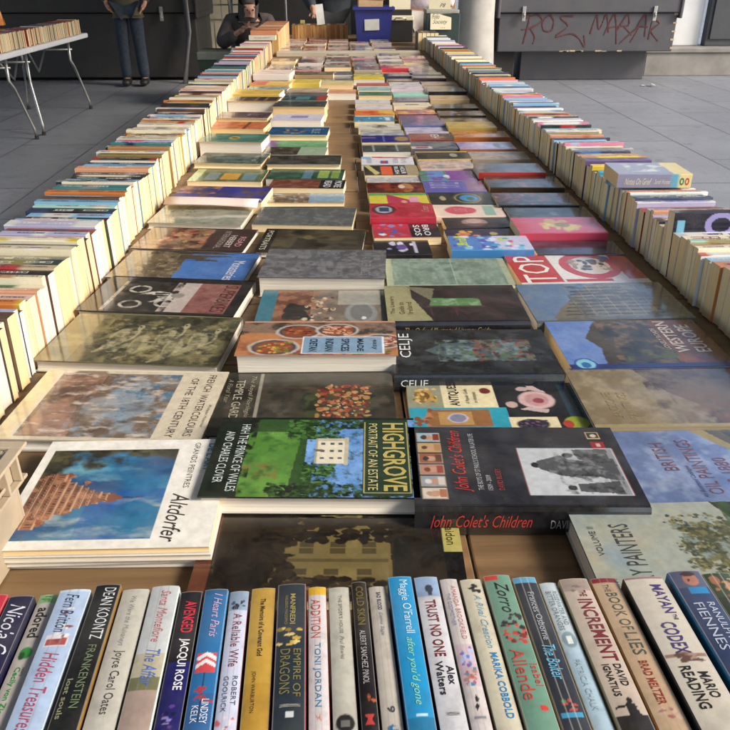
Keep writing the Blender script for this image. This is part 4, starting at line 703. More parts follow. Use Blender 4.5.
for i, (c, lb, cx, y0, L, zt, side, bgc, ops, tx, kd, hd) in enumerate(SMs):
    nxt = SMs[i + 1][3] if i + 1 < len(SMs) and SMs[i + 1][0] == c else 99
    y0 = max(y0, last.get(c, 0) + .003); dmax = (.165 if c in 'LM' else .128) if c != 'C' else .15
    if c == 'L' and y0 > 4.4: dmax = .24
    D = min(dmax * rs.uniform(.94, 1.03), max(nxt - y0 - .004, .085)); last[c] = y0 + D
    deg = rs.uniform(-2.2, 1.2) + (-4.5 if c == 'L' else -2.5 if c == 'M' else 0)
    n_under = 0 if zt < .034 or zt > .05 and kd.startswith('hard') else 1
    th = zt if not n_under else zt * .55
    if c in 'LM' and y0 > 3.6: hd = -1
    lab = lb + (', ' + side_of[c] if len(lb.split()) < 10 and side_of[c] else '')
    cx += .008 * (c == 'R3'); L += .014 * (c == 'R3')
    lie('paperback_book' if kd in ('paper', 'gloss') and c[0] == 'R' else 'flat_book', lab, 'book', cx, y0 + D / 2, L, D - abs(math.sin(R(deg))) * L * .3, deg, zt - th + .0005, th, hd, paint(bgc, ops), tx, None, kd, side, res=.0035 if y0 < 2.6 else .006, seed=100 + i,
        pm=M_PAGEW if rs.random() < .3 else M_PAGE)
    if n_under:
        def pu(A, c1=rs.choice(['8c7c6c', '4c5c6c', '6c4c44', '9c9484'])): A.bg(c1)
        lie('flat_book', 'book hidden under the ' + ' '.join(lb.split()[:9]), 'book', cx + rs.uniform(-.006, .006), y0 + D / 2, L * .98, D - abs(math.sin(R(deg))) * L * .3 - .004, deg * .5, .0005, zt - th - .0005, -1, pu, [], None, 'paper', rs.choice(['8c7c6c', '4c5c6c', '6c4c44', 'b8b0a0']), res=.05, seed=300 + i)
for o_ in [q for q in SC.objects if q.get('label', '').startswith('book with curled pale pages')]:
    g = MB(); n = 9; vs = []
    for j in range(n + 1):
        t = j / n; xx = .060 + .058 * t; zz = .030 + .016 * math.sin(t * 3.0) * (1 - .15 * t)
        for k in range(7): y_ = -.125 + .25 * k / 6; vs.append((xx + .006 * math.sin(k * 1.1) * t, y_, zz + .003 * math.sin(k * .9) * t))
    g.add(vs, [(j * 7 + k, (j + 1) * 7 + k, (j + 1) * 7 + k + 1, j * 7 + k + 1) for j in range(n) for k in range(6)], col('dcc8c0'))
    cp = link('curled_page', g.mesh('curled_page', M_MATT, True), o_); md = cp.modifiers.new('t', 'SOLIDIFY'); md.thickness = .0008
# wrapped comics and books in the far rows: nothing tells these apart
FARC = ['c8c0b8', 'b0a4a0', '9c5c54', 'c8b8a8', '7c8488', 'a8948c', '8c4c48', 'd0c8c0', '6c6c6c', '98a4a8', 'b8787c', 'a89c80']
pal2 = ['c8c8c8', '8c3c3c', '4c5c7c', 'd8b070', '5c7c64', '2c2c30', 'dcd0c0']
cells = []
for c, cx, st in (('L', -.385, 4.80), ('M', -.200, 4.88), ('C', -.015, 4.42), ('R1', .165, 4.86), ('R2', .345, 5.24), ('R3', .515, 4.9), ('R2b', .345, 4.86)):
    y = st
    while y < (7.55 if c != 'R2b' else 5.0):
        D = rs.uniform(.155, .20)
        if not (c == 'R2b' and y + D > 5.07) and not (6.06 < y + D and y < 6.24) and not (c == 'R3' and y > 5.72) and not (c in ('R1', 'R2') and y + D > 7.28): cells.append((c, cx, y, D))
        y += D + .006
        if 6.06 < y + .19 and y < 6.24: y = 6.245
for k, (c, cx, y, D) in enumerate(cells):
    def pf(A, k=k):
        r2 = random.Random(k); A.bg(r2.choice(FARC)); A.nz(r2.choice(FARC), 4, .45, .6, k); A.blobs((.05, .05, .95, .95), 7, [r2.choice(pal2), r2.choice(pal2)], .14, k, .07); A.rect(.1, .78, .9, .92, r2.choice(pal2), .8)
    th = rs.uniform(.010, .032)
    lie('wrapped_comic', 'glossy wrapped comic or softback lying in the far rows before the blue crate', 'comic', cx + rs.uniform(-.008, .008), y + D / 2, rs.uniform(.160, .172), D, rs.uniform(-1.2, 1.2), .0005, th, -1 if k % 4 else 1, pf, [], None, 'film' if rs.random() < .0 else 'gloss', rs.choice(FARC), group='wrapped comics and softbacks in the far rows', res=.012, seed=500 + k)
g = MB(); g.box(-.475, .60, 6.10, 6.22, ZT + .001, ZT + .034); tag(bevel(link('pale_board', g.mesh('pale_board', plain('pale_lath', (.50, .44, .34), .6, 0, .2, 4))), .003), 'pale cream board lying across the table before the far comics', 'board')
# ------------------------------------------------------------------ rows of paperbacks standing spine up
def spinefn(base, sec, rd):
    k = rd.random(); a, b = sorted((rd.uniform(.1, .9), rd.uniform(.1, .9))); cb, cs = col(base) * rd.uniform(.76, 1.0), col(sec) * .85
    def f(t):
        if k < .35: return cb
        if k < .7: return cs if a < t < min(b, a + .35) else cb
        return cs if t < a * .5 or t > 1 - (1 - b) * .4 else cb
    return f
def standing_meshes(wd, ht, th, base, sec, rd, marks, seed, pm=None):
    me, pg = book_meshes(wd, ht, th, None, base, spinefn(base, sec, rd), (), (), M_PAPER, pm or (M_PAGEW if rd.random() < .25 else M_PAGE), ny=14 if marks else 6, seed=seed,
                         texts_=None) if False else book_meshes(wd, ht, th, None, base, spinefn(base, sec, rd), (), (), M_PAPER, pm or (M_PAGEW if rd.random() < .25 else M_PAGE), ny=14 if marks else 6, seed=seed)
    return me, pg
# small unreadable letter-like ticks on the spines
def add_ticks(me, wd, ht, th, c, rd):
    b = MB(); n = len(me.vertices); y = ht * .42
    for run in range(rd.choice((2, 2, 3))):
        L = rd.uniform(.2, .34) * ht; hh = th * rd.uniform(.22, .42); z0 = th * rd.uniform(.28, .6 - .2); e = y - L
        while y > max(e, -ht * .45):
            w_ = rd.uniform(.0012, .0028) * (1 + hh * 60)
            x = -wd / 2 - .0003
            for zz in ((0, .25), (.75, 1)) if rd.random() < .5 else ((0, 1),):
                b.add([(x, y, z0 + hh * zz[0]), (x, y - w_ * .7, z0 + hh * zz[0]), (x, y - w_ * .7, z0 + hh * zz[1]), (x, y, z0 + hh * zz[1])], [(0, 3, 2, 1)], col(c))
            y -= w_
        y -= ht * rd.uniform(.05, .12)
        if y < -ht * .4: break
    return b
def merge_mesh(me, b):
    import bmesh
    m2 = b.mesh('ticks', me.materials[0]); bm = bmesh.new(); bm.from_mesh(me); bm.from_mesh(m2); bm.to_mesh(me); bm.free(); bpy.data.meshes.remove(m2)
def stand_matrix(x, y, wd, th, sx, yaw, lean, zadd=0):
    B = Matrix(((0, sx, 0, 0), (0, 0, -sx, 0), (-1, 0, 0, 0), (0, 0, 0, 1)))
    off = Matrix.Translation((0, 0, -th / 2))
    return Matrix.Translation((x, y, ZT + .0005 + zadd + wd / 2)) @ Matrix.Rotation(R(yaw), 4, 'Z') @ Matrix.Rotation(R(lean), 4, 'X') @ B @ off
ORD = 'first second third fourth fifth sixth seventh eighth ninth tenth eleventh twelfth thirteenth fourteenth fifteenth sixteenth seventeenth eighteenth nineteenth twentieth twenty-first twenty-second'.split()
LMARK_L = [(.98, 'watercolours album'), (1.09, 'rearing-horses book'), (1.28, 'motorcycle book'), (1.47, 'ruined-abbey book'), (1.66, 'ruddy-figures book'), (1.86, 'pale grey-green book'), (2.02, 'curled-page book'), (2.275, 'orange-label book'),
  (2.44, 'dark teal hardback'), (2.655, 'gold-crested book'), (2.99, 'burnt-orange book'), (3.19, 'purplish-brown book'), (3.50, 'four-picture book'), (3.69, 'flat yellow book'), (4.1, 'pale blue-grey softback'), (4.52, 'creased pinkish album')]
LMARK_R = [(.95, 'brownish landscape book'), (1.05, 'travel guide'), (1.22, 'stone-building book'), (1.42, 'red-numeral book'), (1.59, 'dark purple paperback'), (1.69, 'rose-pink paperback'), (1.83, 'near-black paperback'), (1.96, 'red-skyline book'),
  (2.14, 'orange-glow book'), (2.28, 'red-spined book'), (2.53, 'grey-tan paperback'), (2.69, 'lavender paperback'), (2.9, 'rust-orange book'), (3.03, 'gold paperback'), (3.33, 'row-of-people book'), (3.77, 'thick tan-edged book'), (4.18, 'light brown softback')]
SEQ_L = 'white/pink azure/navy rosy/brown white/grey tan/brown lavender/white navy/white orange/yellow black/blue rosy/red peach/teal cream/green cream/tan maroon/black beige/red bottle/olive cream/grey olive/cream cream/white bottle/black cream/yellow rosy/white maroon/black lavender/white rust/brown lavender/white rosy/azure bottle/maroon azure/white black/navy mint/cream azure/blue brown/black azure/grey navy/teal orange/brown teal/grey red/rust cream/white black/grey azure/navy azure/white bottle/black cream/bottle black/grey peach/rosy azure/white navy/black cream/white black/red black/yellow red/blue olive/tan cream/white black/azure red/orange tan/yellow black/brown azure/white teal/navy lavender/pink black/grey cream/tan'.split()
SEQ_R = 'lavender/grey white/pink pink/magentax lavender/grey white/green green/white cyan/white pink/lavender navy/silver white/lavender black/silver silver/blue lavender/white teal/white cream/tan orange/beige grey/silver azure/white white/red cream/white tan/beige olive/mint cream/white white/silver olive/cream white/mint cream/silver black/white rosy/brown lavender/silver peach/orange teal/lavender black/red red/black lavender/white navy/blue teal/green white/cream orange/rust purple/navy white/lavender azure/lavender olive/beige cream/teal azure/white lavender/white grey/silver cyan/blue white/silver black/navy yellow/orange black/brown purple/pink brown/rust yellow/tan pink/purple tan/beige'.replace('magentax', 'red').split()
NAMES = dict(azure='light blue', rosy='pale pink', bottle='dark green', silver='pale grey', rust='rust-brown', tan='tan', mint='mint green', lavender='lavender')
used = set(); TOTAL_IND = 0
def label_for(base, th, y, side, marks, cnt):
    lm = [m for m in marks if m[0] <= y + .004] or [marks[0]]; m = lm[-1]; key = (side, m[1]); cnt[key] = cnt.get(key, 0) + 1
    nm = NAMES.get(base, base); pre = 'thick ' if th > .036 and ' ' not in nm else ''
    k = cnt[key]
    return f"{pre}{nm} spine-up paperback, {ORD[k - 1]} past the near edge of {m[1]}, {side} row"
stuff = MB(); stuffp = MB()
def build_row(side, x_in, y, y_end, n_ind, seq, marks, seed, wr, lr, yaw, skip=()):
    rd = random.Random(seed); cnt = {}; k = 0; lean = 0; sgn = -1 if side == 'left' else 1; pal = list(PAL)
    while y < y_end:
        base, sec = seq[k % len(seq)].split('/') if k < len(seq) else (lambda q: (q[0], q[1]))(rd.choice(seq).split('/'))
        th = rd.choice((rd.uniform(.011, .018), rd.uniform(.014, .024), rd.uniform(.018, .027), rd.uniform(.026, .037))); wd = rd.uniform(*wr); ht = rd.uniform(*lr)
        if k % 7 == 0: lean = rd.uniform(-4, 4)
        ln = lean + rd.uniform(-.3, .3); x = x_in + sgn * (ht / 2 + rd.uniform(0, .009)); sx = rd.choice((-1, 1))
        step = th / math.cos(R(yaw)) / math.cos(R(ln)) + rd.uniform(.0006, .0018)
        Mx = stand_matrix(x, y + step / 2, wd, th, sx, yaw + rd.uniform(-.4, .4), ln)
        if k < n_ind:
            near = y < 2.9
            me, pg = standing_meshes(wd, ht, th, base, sec, rd, near, k, M_PAGE if side == 'right' else None)
            if near: merge_mesh(me, add_ticks(me, wd, ht, th, rd.choice(['1c1c20', 'dcdcd0', '8c2c2c', '24406c']) if base not in ('black', 'navy', 'maroon', 'bottle') else 'd0d0c8', rd))
            make_book('paperback', label_for(base, th, y, side, marks, cnt), 'paperback', (me, pg), Mx, 'paperbacks standing spine up in the long rows')
        else: stuff_book(Mx, wd, ht, th, base, rd)
        y += step; k += 1
    return y
def stuff_book(Mx, wd, ht, th, base, rd, pagecol=None):
    c = col(base) * rd.uniform(.8, 1.1)
    stuff.box(-wd / 2, wd / 2, -ht / 2, ht / 2, 0, .0012, c, 0, Mx); stuff.box(-wd / 2, wd / 2, -ht / 2, ht / 2, th - .0012, th, c, 0, Mx); stuff.box(-wd / 2, -wd / 2 + .0015, -ht / 2, ht / 2, .0013, th - .0013, c, 0, Mx)
    stuff.box(-wd / 2 + .0016, wd / 2 - .001, -ht / 2 + .001, ht / 2 - .001, .0013, th - .0013, col(pagecol or 'dcc490') * rd.uniform(.75, 1.1), 1, Mx)
build_row('left', -.497, .965, 6.15, 128, SEQ_L, LMARK_L, 5, (.108, .122), (.176, .197), -4.5)
build_row('right', .674, .93, 6.75, 128, SEQ_R, LMARK_R, 8, (.094, .110), (.168, .190), 1.5)
# a taller cluster closes the left row, brown fore-edges run across the far end
rd = random.Random(31); y = 6.17
while y < 7.55:
    th = rd.uniform(.02, .04); stuff_book(stand_matrix(-.56, y + th / 2, .165, th, 1, -2, 0), .165, .2, th, rd.choice(['tan', 'orange', 'peach', 'cream', 'red']), rd); y += th + .001
x = -.44
while x < .06:
    th = rd.uniform(.018, .036); Mx = Matrix.Translation((x, 7.72, ZT + .065)) @ Matrix.Rotation(R(90), 4, 'Z') @ Matrix.Rotation(R(rd.uniform(-2, 2)), 4, 'X') @ Matrix(((0, 1, 0, 0), (0, 0, -1, 0), (-1, 0, 0, 0), (0, 0, 0, 1)))
    stuff_book(Mx, .128, .18, th, rd.choice(['brown', 'tan', 'beige', 'rust']), rd, rd.choice(['a87840', '94602c', 'b88c50'])); x += th + .001
y = 5.2
while y < 8.5:   # the book row on the white folding tables
    th = rd.uniform(.018, .04)
    if not 6.97 < y + th / 2 < 7.03: stuff_book(stand_matrix(-2.72 + rd.uniform(-.006, .006), y + th / 2, rd.uniform(.125, .14), th, 1, 0, rd.uniform(-1.5, 1.5)), .13, .18, th, rd.choice(['black', 'navy', 'red', 'brown', 'grey', 'orange', 'white']), rd, 'e0d0a8')
    y += th + .001
for k in range(60):
    x, y = rd.uniform(-3.28, -2.92), 5.25 + 3.2 * k / 60; th = rd.uniform(.02, .05)
    stuff_book(Matrix.Translation((x, y, ZT + .001 + (k % 3) * .028)) @ Matrix.Rotation(R(rd.choice((90, -90)) + rd.uniform(-6, 6)), 4, 'Z'), .12, .18, .024, rd.choice(['black', 'maroon', 'rust', 'navy', 'brown', 'grey', 'cream']), rd)
so = link('distant_paperbacks', stuff.mesh('distant_paperbacks', [M_PAPER, plain('vc', (.5, .5, .5))])); so['kind'] = 'stuff'; so['label'] = 'far ends of the paperback rows and books on the white folding tables'
m, nt_, b_ = newmat('far_pages'); a_ = nt_.nodes.new('ShaderNodeAttribute'); a_.attribute_name = 'Col'; nt_.links.new(mixn(nt_, ramp(nt_, noise(nt_, 90, 3, stretch=(1, 6, .3)), .4, .7, 0, .35), a_.outputs[0], (.35, .25, .12)), b_.inputs['Base Color']); b_.inputs['Roughness'].default_value = .85
so.data.materials[1] = m
# two odd ones on the right row
def special(name, label, wd, ht, th, A, side, tx, sp, mat, Mx, pm=None):
    me = book_meshes(wd, ht, th, A, side, None, tx, sp, mat, pm or M_PAGE, ny=2); return make_book(name, label, 'paperback', me, Mx, None)
A = Art(.14, .20, .0022); A.bg('14162a'); rr = np.hypot((A.U - .18) / .19, (A.V - .50) / .17); A.fill((rr < 1) & (rr > .6), '8c84b8'); A.fill(A.U > .8, '1c1a30'); A.nz('a02c38', 6, .5, .6, 4, A.box(.34, 0, .5, 1)); A.rect(.1, .04, .3, .12, '6ca8c0')
special('paperback', 'tall navy paperback with pale ring, rising above the right row, cover facing out', .135, .20, .03, A, '14162a', [('Thomas', .10, .86, .16, .97, 'c0c0cc', ''), ('Harris', .18, .86, .24, .97, 'c0c0cc', '')], (), M_GLOSS, stand_matrix(.778, 1.508, .135, .03, 1, 1, -5, .003))
A = Art(.12, .19, .0025); A.bg('8c94ac'); A.nz('c8d4d0', 6, .5, .62, 3, A.box(.2, .2, .9, .8)); A.rect(0, 0, 1, .25, 'd8c88c')
Mx = Matrix.Translation((.752, 1.86, ZT + .112)) @ Matrix.Rotation(R(-2), 4, 'Z') @ Matrix.Rotation(R(90), 4, 'Z')
me = book_meshes(.12, .178, .034, A, '84849c', lambda t: col('d8c88c') if t < .2 else col('5ca0b8') if t < .27 else col('84849c'), (), [('Notes On Grief', .1, .46, .25, .7, 'd8d0b8', 'i'), ('Sarah Hunter', .5, .72, .3, .62, 'd8d0b8', 'i'), ('o', .84, .9, .2, .75, '3c6c3c', 'b'), ('o', .91, .97, .2, .75, 'b04040', 'b')], M_PAPER, M_PAGE, ny=20)
make_book('paperback', 'thick grey-lilac paperback lying flat on top of the right row', 'paperback', me, Mx)
# ------------------------------------------------------------------ the nearest row: spines turned to the camera
M_SPINE = cover_mat('spine_card', .30, .2, .10, .12, .15, 40)
def band(base, *bs):
    b0 = col(base)
    def f(t):
        t = 1 - t; c = b0
        for (a, b, cc) in bs:
            if a <= t <= b: c = col(cc)
        return c
    return f
def px2x(px): return -.2935 + (px / 730.0) * .6165 + .0
# name label, left px, right px, head shift (m), width, length, bands, texts (string, from, to, low, high, colour, style), cover side colour, extra shapes
F = [
('red-covered paperback at the left end of the front row', -14, 15, -.002, .118, .178, band('b0283c'), [('STEEL', .5, .8, .3, .7, 'd8c8c8', 'b')], 'b0283c', []),
('navy paperback with white looping script, front row', 16, 41, -.004, .118, .182, band('1c1c3c'), [('Nicola Cornick', .07, .74, .22, .86, 'd4d4dc', 'i'), ('x', .86, .9, .3, .6, '3c8c4c', 'b')], '1a1a38', []),
('pale grey paperback with bold black lowercase title and green apple, front row', 42, 62, .002, .113, .190, band('b8b0a8', (0, .07, '8cb07c')), [('adored', .11, .34, .25, .80, '141414', 'b'), ('created by', .55, .61, .62, .78, '242424', ''), ('Cecily von Ziegesar', .55, .96, .26, .60, '2c8c3c', 'b'), ('it girl', .015, .06, .2, .8, '2c7c3c', 'b')], '2a2a2a', [('e', .45, .5, .045, .34, '2c8c3c'), ('e', .47, .36, .03, .16, '174c24')]),
('pale blue paperback with navy and rosy script either side of a small picture', 64, 95, 0, .120, .195, band('a8bcd8', (0, .02, 'c4d4e4')), [('Fern Britton', .04, .33, .30, .72, '2c3858', 'i'), ('Hidden Treasures', .47, .96, .28, .74, 'a8445c', 'i')], 'c4d8ec', [('r', .35, .15, .43, .85, 'd8d4d8'), ('r', .375, .2, .42, .8, 'a84844'), ('b', .39, .15, .43, .85, 10, ['c89090', '843c3c', 'dcdcdc'])]),
('black paperback with tall white capitals and dim green lettering, gold-edged cover', 98, 124, .004, .121, .195, band('16181a'), [('DEAN KOONTZ', .03, .42, .42, .86, 'c8ccd0', ''), ('FRANKENSTEIN', .46, .86, .48, .78, '6c7c5c', ''), ('lost souls', .68, .92, .14, .34, '8c8c6c', 'b')], '7c5c24', []),
('off-white paperback with faint grey title and dark author name', 125, 152, .001, .118, .196, band('b8b4a8'), [('We Were the Mulvaneys', .06, .43, .36, .62, '8c8c88', 'i'), ('Joyce Carol Oates', .46, .86, .32, .72, '3a3838', '')], 'a8a498', []),
('silvery paperback with rosy script, blue title and hazy landscape foot', 153, 181, .004, .118, .196, band('b8bcbc', (.5, .66, 'b0a890'), (.66, .74, '6c6c4c'), (.74, 1, 'a08c80')), [('Santa Montefiore', .04, .43, .42, .76, 'b8646c', 'i'), ('The Affair', .48, .72, .36, .82, '4c6cb0', 'i')], 'c8d4d0', []),
('black and navy paperback with red and white condensed capitals', 182, 205, -.001, .116, .196, band('14121c', (.52, 1, '1c1c5c')), [('AVENGED', .08, .32, .32, .82, 'c8283c', 'b'), ('JACQUI ROSE', .36, .70, .34, .80, 'dcdcdc', 'b')], '0c0c14', [('b', .78, .92, .3, .8, 12, ['5c3c8c', '8c7cc0', '14143c'])]),
('bright blue paperback with red and white striped awning', 206, 230, .000, .117, .180, band('24689c', (0, .05, '2c5c88'), (.8, 1, '2c5c90')), [('I Heart Paris', .04, .40, .45, .80, 'c8a4c0', 'i'), ('LINDSEY', .84, .995, .55, .82, 'dcdce0', ''), ('KELK', .88, .99, .22, .46, 'dcdce0', '')], '3c8cc0', [('r', .52, .12, .66, .90, 'c8484c'), ('p', [(.55, .12), (.58, .12), (.54, .5), (.58, .9), (.55, .9), (.51, .5)], 'e0dcdc'), ('p', [(.60, .12), (.63, .12), (.59, .5), (.63, .9), (.60, .9), (.56, .5)], 'e0dcdc'), ('r', .66, .46, .98, .52, '1c2c3c'), ('b', .76, .86, .2, .9, 12, ['a83840', '84485c'])]),
('pale lilac paperback with tiny figures at its head and brown title', 231, 251, -.002, .116, .194, band('c0c4d8', (0, .15, '8ca0b8')), [('A Reliable Wife', .18, .56, .34, .76, '6c3038', ''), ('ROBERT', .62, .80, .62, .84, '4c5468', ''), ('GOOLRICK', .62, .84, .22, .44, '4c5468', '')], '6c2c38', [('b', .07, .15, .2, .85, 9, ['2c2c44', '44506c', '1c1c2c']), ('b', .86, 1, .1, .9, 16, ['a83844', 'c8646c', 'dccccc'])]),
('gold paperback with thin black handwritten title', 252, 277, .001, .116, .192, band('b8923c', (.7, 1, 'b08834')), [('The Memoirs of a Covenant God', .09, .52, .42, .62, '2c2414', 'b'), ('JOHN WARBURTON', .62, .88, .26, .44, '3c3018', '')], 'a8842c', []),
('thick dark slate paperback with gold dragon title and red cover edges', 278, 307, .003, .118, .182, band('222e38'), [('MANFREDI', .09, .34, .46, .64, '9c8c4c', 'b'), ('VALERIO MASSIMO', .10, .34, .28, .38, '8c8050', ''), ('EMPIRE OF', .53, .86, .60, .84, '7c7440', ''), ('DRAGONS', .53, .84, .18, .50, '7c7440', ''), ('A NOVEL', .905, .925, .2, .85, 'a8a89c', '')], '8c2830', [('b', .36, .50, .1, .8, 12, ['c0a040', '8c7428', 'd8c078']), ('r', .95, .38, .985, .66, 'd0d4d4')]),
('white paperback with yellow top, red and blue hand-drawn capitals', 308, 327, .001, .116, .182, band('ccc4c4', (0, .07, 'd8a828')), [('ADDITION', .11, .42, .18, .66, 'b84838', ''), ('TONI JORDAN', .46, .90, .26, .64, '3c7ca0', '')], 'b83038', [('p', [(.94, .3), (.98, .42), (.94, .55), (.99, .6)], 'c87868')]),
('cream paperback with small grey title and black oval emblem', 328, 350, .000, .116, .195, band('bab6a8'), [("THE SPIDER'S HOUSE", .07, .36, .46, .62, '6c6c64', ''), ('Paul Bowles', .38, .54, .46, .64, '7c7c74', 'i')], 'b8b09c', [('e', .93, .5, .055, .42, '1c1c1c'), ('r', .91, .3, .95, .7, '6c6c68')]),
('narrow black paperback with dim gold title and small red emblem', 351, 367, .004, .118, .195, band('181416', (.0, .3, '241c16')), [('COLD SKIN', .04, .34, .25, .75, '6c5c24', 'b'), ('ALBERT SANCHEZ PINOL', .38, .74, .3, .66, 'b0acac', '')], '1c1414', [('p', [(.92, .2), (.92, .8), (.95, .6), (.98, .8), (.98, .2), (.95, .4)], 'b83c38'), ('b', .8, .86, .5, .9, 6, ['a8542c', '7c3c24'])]),
('cream paperback with small blue-black title, between black and sky-blue books', 368, 387, .001, .115, .195, band('bcb4a8'), [('BAD BLOOD', .05, .19, .42, .64, '3c4458', 'b'), ('Lorna Sage', .21, .38, .42, .64, '6c7484', 'i'), ('9', .84, .88, .35, .7, '4c5058', 'b')], 'b0a490', [('e', .97, .5, .025, .3, '2c6c94'), ('e', .965, .62, .012, .14, 'b8b4a8')]),
('vivid sky-blue paperback with white and pale green title', 388, 413, .008, .119, .197, band('1c8cc0', (.97, 1, '1874a0')), [("Maggie O'Farrell", .03, .44, .34, .80, 'c8dce4', ''), ("after you'd gone", .47, .90, .32, .70, '8cd0a8', 'i')], '1c7cb0', [('r', .95, .35, .965, .75, 'c0d8e4')]),
('white paperback with misty lone-figure picture and dark red capitals', 414, 439, .007, .119, .197, band('c4c4c8', (0, .16, '8ca4c4')), [('TRUST NO ONE', .19, .60, .30, .72, '6c1c20', 'b'), ('Alex', .66, .78, .62, .90, '24242c', 'b'), ('Walters', .63, .84, .24, .52, '24242c', 'b'), ('AVON', .94, .96, .3, .8, '54545c', 'b')], '243048', [('e', .10, .55, .035, .18, '2c3444'), ('r', .10, .46, .15, .64, '2c3444')]),
('whitish paperback with pink author name and small domestic picture', 440, 459, .006, .117, .195, band('c8c0bc'), [('AMANDA BROOKFIELD', .06, .47, .54, .80, 'b87c80', ''), ('THE GODMOTHER', .12, .37, .22, .42, '8484a0', '')], 'c8b8ac', [('r', .50, .08, .78, .95, 'c4acb4'), ('b', .52, .66, .2, .9, 14, ['5c7cc0', 'a8b8dc', '7c5c9c']), ('b', .66, .78, .2, .9, 14, ['b05044', 'a87c6c', '3c84a8']), ('p', [(.83, .55), (.86, .7), (.9, .4), (.93, .45), (.9, .62), (.86, .45)], '242424'), ('r', .96, .25, .975, .8, '84848c')]),
('cream paperback with pale blue title and strong blue author name', 460, 483, .004, .118, .195, band('c8c0a8'), [('A Rival Creation', .13, .53, .48, .78, '6ca0b8', 'i'), ('MARIKA COBBOLD', .56, .97, .50, .80, '2c7cb0', 'b')], 'b0a078', [('b', .05, .10, .35, .8, 7, ['1c1c1c', '2c2c2c'])]),
('green paperback with black brushed title and red flower picture', 484, 512, .006, .120, .197, band('68907c'), [('Zorro', .06, .30, .34, .80, '1c1c1c', 'i'), ('Allende', .56, .88, .18, .62, 'b84038', ''), ('Isabel', .66, .80, .70, .94, 'b84038', '')], 'c0b088', [('r', 0, 0, .04, .5, 'b84038'), ('b', .36, .52, .15, .95, 26, ['b83c34', 'c84c3c', '241c1c', '7c2420']), ('b', .30, .38, .5, .9, 7, ['1c1c1c', '2c2424']), ('e', .93, .72, .02, .14, 'c03c30')]),
('slate-black paperback with pale author name and ice-blue script title', 513, 538, .004, .119, .190, band('2c3038', (0, .05, '5ca0c4')), [('Frances Osborne', .13, .50, .42, .68, 'a8b0b8', ''), ('The Bolter', .535, .77, .26, .74, '6cb4d4', 'i')], 'a8a080', [('b', .9, .96, .3, .7, 7, ['b84844', '5c8c5c']), ('r', .97, .1, 1, .9, '3c94b8')]),
('pale blue-white paperback with faint capitals and small lamp picture', 539, 558, -.001, .117, .182, band('b8c4c8', (.5, 1, 'a4bcc8')), [('ROSEWATER AND', .08, .36, .56, .80, '7c8c94', ''), ('BITTER ORANGES', .08, .40, .22, .48, '7c8c94', ''), ('PATRICIA CHALK', .62, .96, .3, .6, '94a4b0', '')], 'a8a494', [('e', .47, .5, .065, .42, '7c949c'), ('r', .44, .34, .50, .66, 'dce0dc')]),
('mottled cream paperback with maroon blocky capitals and black silhouette', 559, 589, .000, .120, .195, band('b8a898', (0, .10, '9c8c80'), (.95, 1, '1c1818')), [('THE', .10, .15, .50, .74, '6c1c28', 'b'), ('INCREMENT', .17, .62, .36, .84, '6c1c28', 'b'), ('DAVID', .64, .78, .58, .82, '241c1c', 'b'), ('IGNATIUS', .64, .84, .24, .46, '241c1c', 'b')], 'c0a878', [('e', .865, .6, .018, .10, '181416'), ('p', [(.88, .45), (.88, .72), (.96, .8), (.96, .42)], '181416'), ('p', [(.885, .45), (.90, .45), (.91, .1), (.90, .1)], '181416'), ('b', .03, .10, .2, .8, 8, ['7c6c64', '94847c'])]),
('parchment paperback with grey serif-like title and rust author name', 591, 619, .001, .119, .190, band('b89c7c', (0, .04, '84202c')), [('THE', .06, .12, .36, .56, '50584c', ''), ('BOOK OF', .13, .42, .34, .74, '48544c', ''), ('LIES', .44, .60, .32, .76, '48544c', ''), ('BRAD MELTZER', .64, .92, .34, .62, '8c3828', 'b')], 'a88050', [('b', .94, 1, .2, .8, 10, ['a88c74', '9c5c54', 'c0a890'])]),
('widest front-row paperback, cream with purple capitals and a knotted rope', 622, 663, -.004, .124, .195, band('c0b8a8', (0, .02, '8c6c6c')), [('MAYAN', .07, .295, .56, .84, '40306c', 'b'), ('CODEX', .36, .58, .30, .66, '40306c', 'b'), ('THE', .305, .345, .70, .80, '2c2440', 'b'), ('MARIO', .70, .86, .54, .78, '1c1a1a', 'b'), ('READING', .66, .92, .20, .46, '1c1a1a', 'b')], '1c1a18', [('r', .575, .04, .60, .96, '8c7060'), ('b', .565, .625, .25, .75, 16, ['7c6050', '9c8070', '5c4438'])]),
('navy paperback with a man\'s face at its head and cyan cover', 668, 702, .000, .126, .195, band('2c3a5c', (0, .14, '50546c')), [('RANULPH', .26, .52, .60, .82, 'b4bccc', ''), ('FIENNES', .26, .60, .20, .48, 'b4bccc', '')], '3c88b0', [('e', .075, .55, .055, .26, 'a8705c'), ('e', .03, .55, .02, .25, '3c2c28'), ('e', .08, .47, .01, .05, '3c2420'), ('r', .14, .3, .19, .9, '1c7cb0')]),
('dark green paperback with painted faces, right end of the front row', 704, 734, .001, .122, .195, band('34462c', (.2, 1, '26301f')), [('TOLSTOY', .5, .85, .3, .7, 'b8b08c', '')], '202818', [('b', .03, .2, .15, .85, 14, ['a87450', 'c0a058', '2c4c7c', '8c5038']), ('e', .06, .3, .04, .18, 'a0684c'), ('e', .12, .7, .04, .18, 'b0805c')]),
('brown paperback beyond the painted-faces one, mostly out of view', 736, 764, .000, .118, .190, band('5c4030'), [], '5c4030', [])]
